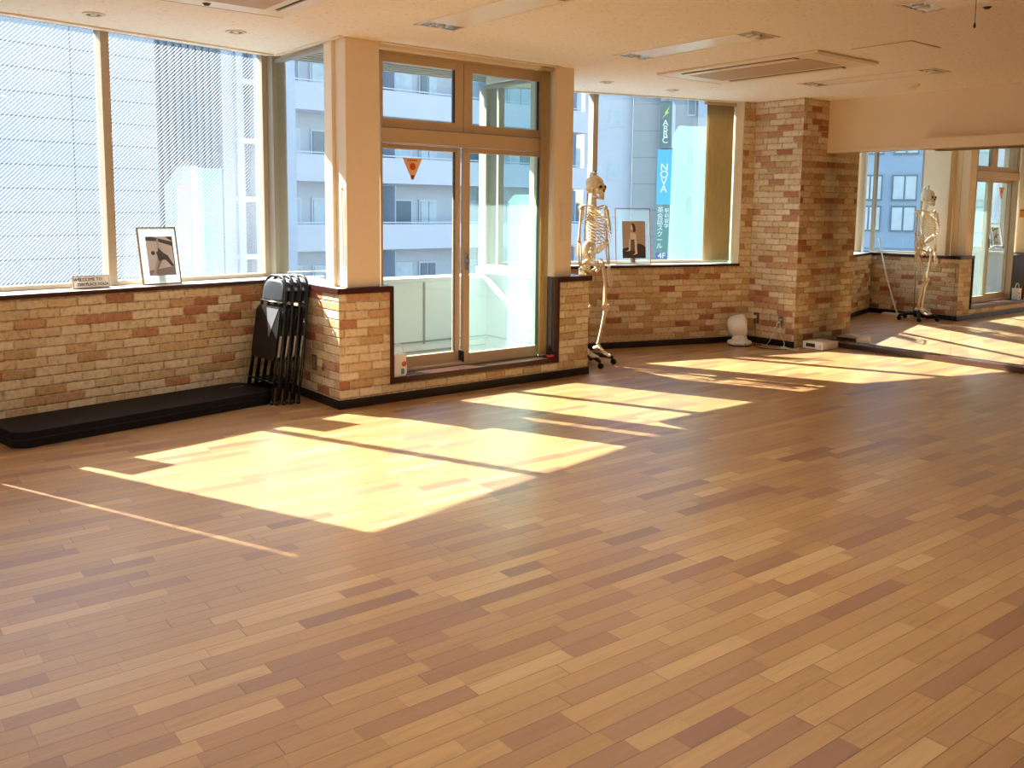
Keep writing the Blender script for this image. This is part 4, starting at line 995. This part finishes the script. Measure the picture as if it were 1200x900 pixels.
# ------------------------------------------------------------------ ceiling fittings
def troffer(u0, v0, label, lens='lens', Wd=.325, L=1.31):
    r = empty('ceiling_light', FC @ T(u0, v0, CEIL)); tag(r, label, 'ceiling light', 'recessed strip lights')
    fr_ = MB()
    fr_.box(0, Wd, -.022, 0, -.006, 0, .001).box(0, Wd, -L, -L + .012, -.008, 0, .001).box(0, .016, -L, 0, -.006, 0, .001).box(Wd - .016, Wd, -L, 0, -.006, 0, .001)
    fr_.build('frame', 'ivory', r)
    tr = MB()
    tr.prism([(.016, -.0005), (Wd - .016, -.0005), (Wd - .05, -.004), (.05, -.004)], -L + .15, -.15, mtx=Matrix(((1, 0, 0, 0), (0, 0, 1, 0), (0, 1, 0, 0), (0, 0, 0, 1))))
    tr.build('diffuser', lens, r)
    for a, b in ((-.15, -.022), (-L + .012, -L + .15)):
        e = MB().box(.016, Wd - .016, a, b, -.002, -.0004, mat='reflector').build('end_reflector', 'reflector', r)
        MB().tube([(Wd * .5 - .0, a + .03, -.006), (Wd * .5, b - .03, -.006)], .011, 8).tube([(Wd * .28, a + .03, -.005), (Wd * .28, b - .03, -.005)], .006, 8).build('lamp_socket', 'whiteplastic', e)
    return r
troffer(.22, -.68, 'recessed strip ceiling light above the left door post')
troffer(2.05, -.71, 'recessed strip ceiling light nearest the right door post')
troffer(4.46, -.74, 'recessed strip ceiling light in front of the brick pier, by the smoke detector')
troffer(2.05, -3.04, 'recessed strip ceiling light beside the pull cord')
troffer(4.42, -2.78, 'recessed strip ceiling light at the right edge over the mirror, behind the hatch')
k = 0
for (u, v) in ((.22, -3.04), (-1.6, -3.04), (6.9, -3.04), (6.9, -.71)):  # lit strips added out of view to brighten the room
    troffer(u, v, 'added strip ceiling light out of view, lit to fill the room', 'filllamp')
def cassette(u0, v0, label, Wd=.87, L=1.62):
    r = empty('air_conditioner', FC @ T(u0, v0, CEIL)); tag(r, label, 'air conditioner', 'ceiling air conditioners')
    MB().box(0, Wd, -L, 0, -.022, 0, .012).build('panel', 'ivory', r)
    MB().box(.20, Wd - .20, -L + .22, -.20, -.026, -.021, .002).build('intake_grille', 'shadowgap', r)
    for x0, x1 in ((.07, .14), (Wd - .14, Wd - .07)):
        o = MB().box(x0, x1, -L + .25, -.22, -.024, -.0215).build('outlet_slot', 'darkslot', r)
        MB().box(x0 + .012, x1 + .012, -L + .26, -.23, -.034, -.0245, .003).build('louvre', 'ivory', o)
    for ya, yb in ((-.03, -.024), (-L + .024, -L + .03)): MB().box(.0, Wd, ya, yb, -.0235, -.0215).build('seam', 'shadowgap', r)
cassette(3.0, -.29, 'wide ceiling air conditioner panel with a dark slot in front of the far window')
cassette(-1.44, -.36, 'wide ceiling air conditioner panel with a dark slot above the long window side')
ht = empty('access_hatch', FC @ T(3.17, -2.08, CEIL)); tag(ht, 'square ceiling access hatch near the right strip lights', 'hatch')
MB().box(0, .42, -.47, 0, -.004, 0, .001).build('rim', 'shadowgap', ht); MB().box(.010, .410, -.460, -.010, -.007, -.002, .001).build('door', 'ceiling', ht)
sm = empty('smoke_detector', FC @ T(5.34, -1.42, CEIL)); tag(sm, 'round cream smoke detector on the ceiling near the pier', 'smoke detector')
MB().lathe([(0, -.0), (.062, -.0), (.062, -.012), (.05, -.02), (0, -.02)], 28).build('base', 'ivory', sm)
MB().lathe([(0, -.045), (.022, -.043), (.036, -.034), (.04, -.018), (0, -.018)], 28).build('head', 'cream', sm)
def downlight(u, v, label):
    r = empty('downlight', FC @ T(u, v, CEIL)); tag(r, label, 'downlight', 'small round downlights')
    MB().lathe([(.048, -.001), (.070, -.001), (.071, -.006), (.066, -.009), (.050, -.009), (.048, -.001)], 32).build('trim_ring', 'ivory', r)
    MB().lathe([(0, -.0035), (.048, -.0035), (.048, -.001), (0, -.001)], 28).build('recess', 'darkslot', r)
    MB().lathe([(0, -.010), (.02, -.009), (.026, -.0035), (0, -.0035)], 20).build('bulb', 'reflector', r)
downlight(-1.50, .41, 'small round downlight over the long window, nearer its outer end')
downlight(-.58, .37, 'small round downlight over the long window, nearest the short brick wall')
downlight(3.08, .41, 'small round downlight above the skeleton')
downlight(3.98, .39, 'small round downlight above the sepia picture')
pc = empty('pull_cord', FC @ T(2.23, -3.42, CEIL)); tag(pc, 'thin dark pull cord with a small weight hanging from the ceiling', 'cord')
MB().tube([(0, 0, 0), (0, 0, -.135)], .0018, 6).build('string', 'blackplastic', pc)
MB().lathe([(0, -.165), (.006, -.162), (.007, -.15), (.003, -.133), (0, -.133)], 12).build('weight', 'blackplastic', pc)
for (u, v, lb) in ((2.50, -3.36, 'tiny dark sprinkler on the ceiling beside the pull cord'), (-1.09, -.47, 'tiny dark sensor on the ceiling air conditioner by the long window')):
    r = empty('ceiling_sensor', FC @ T(u, v, CEIL - (.022 if u < 0 else 0))); tag(r, lb, 'sensor')
    MB().lathe([(0, -.012), (.014, -.011), (.02, -.004), (.026, 0), (0, 0)], 20).build('cap', 'darkslot', r)

# ------------------------------------------------------------------ aqua panels added outside the glass in place of window reflections
M['glare'] = glass_material('aqua_reflection_panel', (0.74, 0.94, 0.92, 1), haze=0.10, hazecol=(0.80, 0.99, 0.95, 1))
struct('trim_19', MB().box(K4a, K5a + .6, .30, .75, .78, .86, .004), 'balcony', FD)  # ledge added to carry the aqua panel
sc1 = empty('reflection_panel', FD @ T(1.555, .52, .86)); tag(sc1, 'added aqua screen with a cut corner standing outside the far window', 'glare', 'added reflection panels')
MB().prism([(0, 0), (.60, 0), (.60, 1.60), (.10, 1.60), (.03, 1.50)], 0, .008, mtx=MX).build('panel', 'glare', sc1)
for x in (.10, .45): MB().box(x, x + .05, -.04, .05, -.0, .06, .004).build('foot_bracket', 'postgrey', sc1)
sc2 = empty('reflection_panel', FC @ T(1.905, .42, .13)); tag(sc2, 'added aqua screen with a cut corner standing on the balcony outside the door', 'glare', 'added reflection panels')
MB().prism([(0, 0), (.33, 0), (.33, 1.49), (.07, 1.49), (0, 1.43)], 0, .008, mtx=MX).build('panel', 'glare', sc2)
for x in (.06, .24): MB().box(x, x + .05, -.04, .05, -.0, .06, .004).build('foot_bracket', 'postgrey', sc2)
# ------------------------------------------------------------------ the street outside
struct('ground', MB().box(-140, 140, -120, 160, -11, -10.5), 'street')
struct('backdrop_sky_blocker', MB().box(-75, 3.5, 52, 60, -10.5, 22), panel_material('sky_blocker_panels', lin(150, 156, 162), lin(110, 118, 126), 3.4, 3.1, 0, 0, .5), FA)  # block added out of view so the glass does not mirror bright sky
# long panelled building opposite the long window
n1 = 22.0
def alongA(x, n):       # position along the long window's direction where photo column x meets offset n
    d = fwd + ri * ((x - 600) / f) - up * ((250 - cy) / f); d.z = 0; nA = FA.to_3x3() @ Vector((0, 1, 0)); dA = FA.to_3x3() @ Vector((1, 0, 0))
    return d.dot(dA) * (n / d.dot(nA))
aE = alongA(187, n1); aJ = alongA(90, n1)
b1 = empty('office_building', FA @ T(aE, n1, 0)); tag(b1, 'white panelled building with fine horizontal joints opposite the long window', 'building')
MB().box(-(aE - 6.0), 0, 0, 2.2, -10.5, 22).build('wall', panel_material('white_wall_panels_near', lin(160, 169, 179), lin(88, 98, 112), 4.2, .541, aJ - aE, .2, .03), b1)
n2 = 24.5; a0 = alongA(183, n2); a1 = alongA(259, n2); a2 = alongA(284, n2); a3 = alongA(297, n2); a4 = alongA(345, n2)
b2 = empty('office_building', FA @ T(a0, n2, 0)); tag(b2, 'grey ribbed building with a narrow glazed stair column seen through the long window', 'building')
rb = MB().box(-.6, a1 - a0, 0, 8, -10.5, 22)
k = 0.0
while k < a1 - a0 - .1: rb.box(k, k + .10, -.08, 0, -10.5, 22); k += .22
rb.build('ribbed_wall', 'ribgrey', b2)
MB().box(a1 - a0, a2 - a0, -.2, 8, -10.5, 22).build('wall', 'extpale', b2)
MB().box(a3 - a0, a4 - a0, -.15, 8, -10.5, 22).build('wall', 'extpale', b2)
MB().box(a2 - a0, a3 - a0, .15, 8, -10.5, 22).build('glazing', 'extwin', b2)
sl = MB()
for z in range(-5, 8): sl.box(a2 - a0 - .35, a3 - a0, -.3, .16, -10.5 + 1.75 * z * 1.0 + 8.6, -10.5 + 1.75 * z + 8.75)
sl.build('floor_slabs', 'extframe', b2)
MB().box(a1 - a0 + (a2 - a1) * .55, a1 - a0 + (a2 - a1) * .8, -.35, -.2, -10.5, 22).build('downpipe', 'extpale', b2)
# aqua block added before the ribbed building to imitate a window reflection
n3 = 17.0; g0, g1, g2_, g3 = [alongA(x, n3) for x in (208, 224, 241, 264)]
zt = (at(240, 196, 19).z)
b3 = empty('reflection_block', FA @ T(g0, n3, 0)); tag(b3, 'pale aqua block added outside the long window in place of a reflection', 'reflection block')
MB().prism([(0, -10.5), (0, zt - .45), (g1 - g0, zt), (g1 - g0, -10.5)], 0, .5, mat='aqua', mtx=MX).build('side_face', 'aqua', b3)
MB().box(g1 - g0, g1 - g0 + .16, -.02, .5, -10.5, zt).build('corner_strip', 'ext_white', b3)
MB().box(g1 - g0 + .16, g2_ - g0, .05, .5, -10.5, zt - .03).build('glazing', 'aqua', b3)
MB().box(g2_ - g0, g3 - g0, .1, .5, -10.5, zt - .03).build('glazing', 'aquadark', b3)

# white apartment block with balconies behind the glass door
P0 = at(338, 248, 37.2); P0.z = 0; P1 = at(692, 252, 48.5); P1.z = 0
dd = P1 - P0; FB2 = frame(math.degrees(math.atan2(dd.x, dd.y)), P0); LB = dd.length
ap = empty('apartment_block', FB2); tag(ap, 'white apartment block with long balcony bands seen through the glass door', 'building')
MB().box(-2, LB, 1.3, 4, -10.5, 20).build('wall', 'extrecess', ap)
FH = 2.93; zb = 5.45
for k in range(-5, 4):
    z = zb + k * FH
    MB().box(-2, LB, 0, 1.3, z, z + 1.12).build('balcony', 'ext_white', ap)
    MB().box(-2, LB, -.03, .05, z + 1.18, z + 1.23).build('rail', 'extframe', ap)
    x = -1.2; q = 0
    rw = random.Random(5)
    while x < LB - 2:
        w_ = (2.4, 1.6, 2.4, 1.0)[q % 4]
        o = MB().box(x, x + w_, 1.22, 1.29, z + .25, z + 2.25).build('window', 'extframe', ap)
        pn = MB()
        hw = w_ / 2
        MB().box(x + .08, x + hw - .04, 1.17, 1.215, z + .3, z + 2.17).build('pane', 'extwin' if (q + k) % 3 == 0 else 'extwinlight', o)
        MB().box(x + hw + .04, x + w_ - .08, 1.17, 1.215, z + .3, z + 2.17).build('pane', 'extwinlight' if (q + k) % 4 else 'extwin', o)
        x += w_ + (.5, 1.2, .4, 1.5)[q % 4]; q += 1
    dv_ = MB()
    x = 5.2
    while x < LB: dv_.box(x, x + .06, .05, 1.3, z + 1.0, z + FH - .1); x += 5.6
    dv_.build('divider', 'extpale', ap)
# stair end of the block
P2 = at(683, 252, 51.2); P2.z = 0; P3 = at(739, 252, 50.9); P3.z = 0
d2 = P3 - P2; FB3 = frame(math.degrees(math.atan2(d2.x, d2.y)), P2)
ae = empty('stair_tower', FB3); tag(ae, 'plain white stair tower with small windows at the end of the apartment block', 'building')
MB().box(0, d2.length, 0, 1.6, -10.5, 20).build('wall', 'ext_white', ae)
for k in range(-4, 4):
    z = 6.05 + k * FH; xx = d2.length * .50
    o = MB().box(xx, xx + .75, -.05, .06, z, z + 1.0).build('window', 'extframe', ae)
    MB().box(xx + .08, xx + .67, -.07, -.045, z + .08, z + .92).build('pane', 'extwinlight', o)
# grey concrete building
P4 = at(739.5, 252, 50.5); P4.z = 0; P5 = P4 + azdir(97) * 5.6; P5.z = 0
d3 = P5 - P4; FB4 = frame(math.degrees(math.atan2(d3.x, d3.y)), P4)
gb = empty('concrete_building', FB4); tag(gb, 'grey concrete building behind the tall shop sign', 'building')
MB().box(0, d3.length + 6, 0, 10, -10.5, 20).build('wall', 'concrete', gb)
MB().box(d3.length * .26, d3.length * .36, -.5, 0, -10.5, 20).build('pilaster', 'concrete', gb)
MB().box(d3.length * .62, d3.length * 1.3, -.35, 0, -10.5, 20).build('pale_facing', 'extpale', gb)
for z in (-1.5, 1.2, 3.9, 6.6): 
    o = MB().box(d3.length * .52, d3.length * .6, -.06, .05, z, z + 1.1).build('window', 'extframe', gb)
    MB().box(d3.length * .53, d3.length * .59, -.09, -.05, z + .08, z + 1.02).build('pane', 'extwin', o)
# tall projecting sign
YS = 24.0; s0, s1 = at(777, 250, YS), at(790, 250, YS); sw = 15.0 * YS / f
def zy(y): return at(778, y, YS).z
sgn = empty('tower_sign', T(s0.x, s0.y, 0) @ RZ(-14)); tag(sgn, 'tall projecting shop sign with stacked green and blue panels beyond the far window', 'sign')
w2 = sw / 2
def panel(y0, y1, mat, edge, name='sign_panel', k=1.0, dx_=0):
    o = MB().box(-w2 * k + dx_, w2 * k + dx_, 0, 1.1, zy(y1), zy(y0), .01).build(name, edge, sgn)
    MB().box(-w2 * k + .01 + dx_, w2 * k - .01 + dx_, -.02, 0, zy(y1) + .01, zy(y0) - .01).build('sign_face', mat, o); return o
o1 = panel(118, 173, 'signteal', 'extpale'); o2 = panel(175, 240, 'signblue', 'signblue2', k=1.12); o3 = panel(241, 304, 'signgreen', 'extpale', k=1.1)
MB().box(-w2 * 1.02, w2 * 1.02, -.03, -.01, zy(303.5), zy(296)).build('sign_face', 'signnavy', o3)
MB().box(-.04, .04, .5, .58, -10.5, 8).build('mast', 'greyplate', sgn)
def col_text(txt, y0, y1, size, x, par, mat='signwhite'):
    n = len(txt)
    for i, c in enumerate(txt):
        z = zy(y0) + (zy(y1) - zy(y0)) * (i + .5) / n
        text_mesh(c, size, mat, 'lettering', par, T(x, -.032, z) @ STAND, ext=.004)
col_text('NOVA', 192, 226, .27, 0, o2)
col_text('ABBC', 141, 168, .22, .0, o1)
col_text('英会話スクール', 243, 292, .17, -.07, o3)
col_text('駅前留学', 244, 268, .13, .10, o3)
text_mesh('4F', .21, 'signwhite', 'lettering', o3, T(0, -.045, zy(299.8)) @ STAND, ext=.004)
MB().prism([(-.10, zy(139)), (0, zy(133)), (-.03, zy(132.5)), (.10, zy(124)), (.04, zy(131)), (.08, zy(131.5))], -.03, -.015, mtx=MX).build('arrow_mark', 'signlime', o1)
# blue clad building off to the side (its image appears in the wall mirror)
bb = empty('office_building', frame(-8, (-24, -4, 0))); tag(bb, 'blue grey clad building with banks of dark windows, reflected in the wall mirror', 'building')
MB().box(0, 20, 0, 8, -10.5, 18).build('wall', 'bluefacade', bb)
for k in range(-1, 4):
    for i in range(10):
        z = -2.4 + k * 3.1; x = 5.4 + i * 1.3
        for h0 in (0, 1.25):
            o = MB().box(x, x + .95, -.08, .05, z + h0, z + h0 + 1.05).build('window', 'extwin', bb)
            MB().box(x + .06, x + .44, -.12, -.07, z + h0 + .07, z + h0 + .98).build('pane', 'extwinlight', o); MB().box(x + .51, x + .89, -.12, -.07, z + h0 + .07, z + h0 + .98).build('pane', 'extwinlight', o)
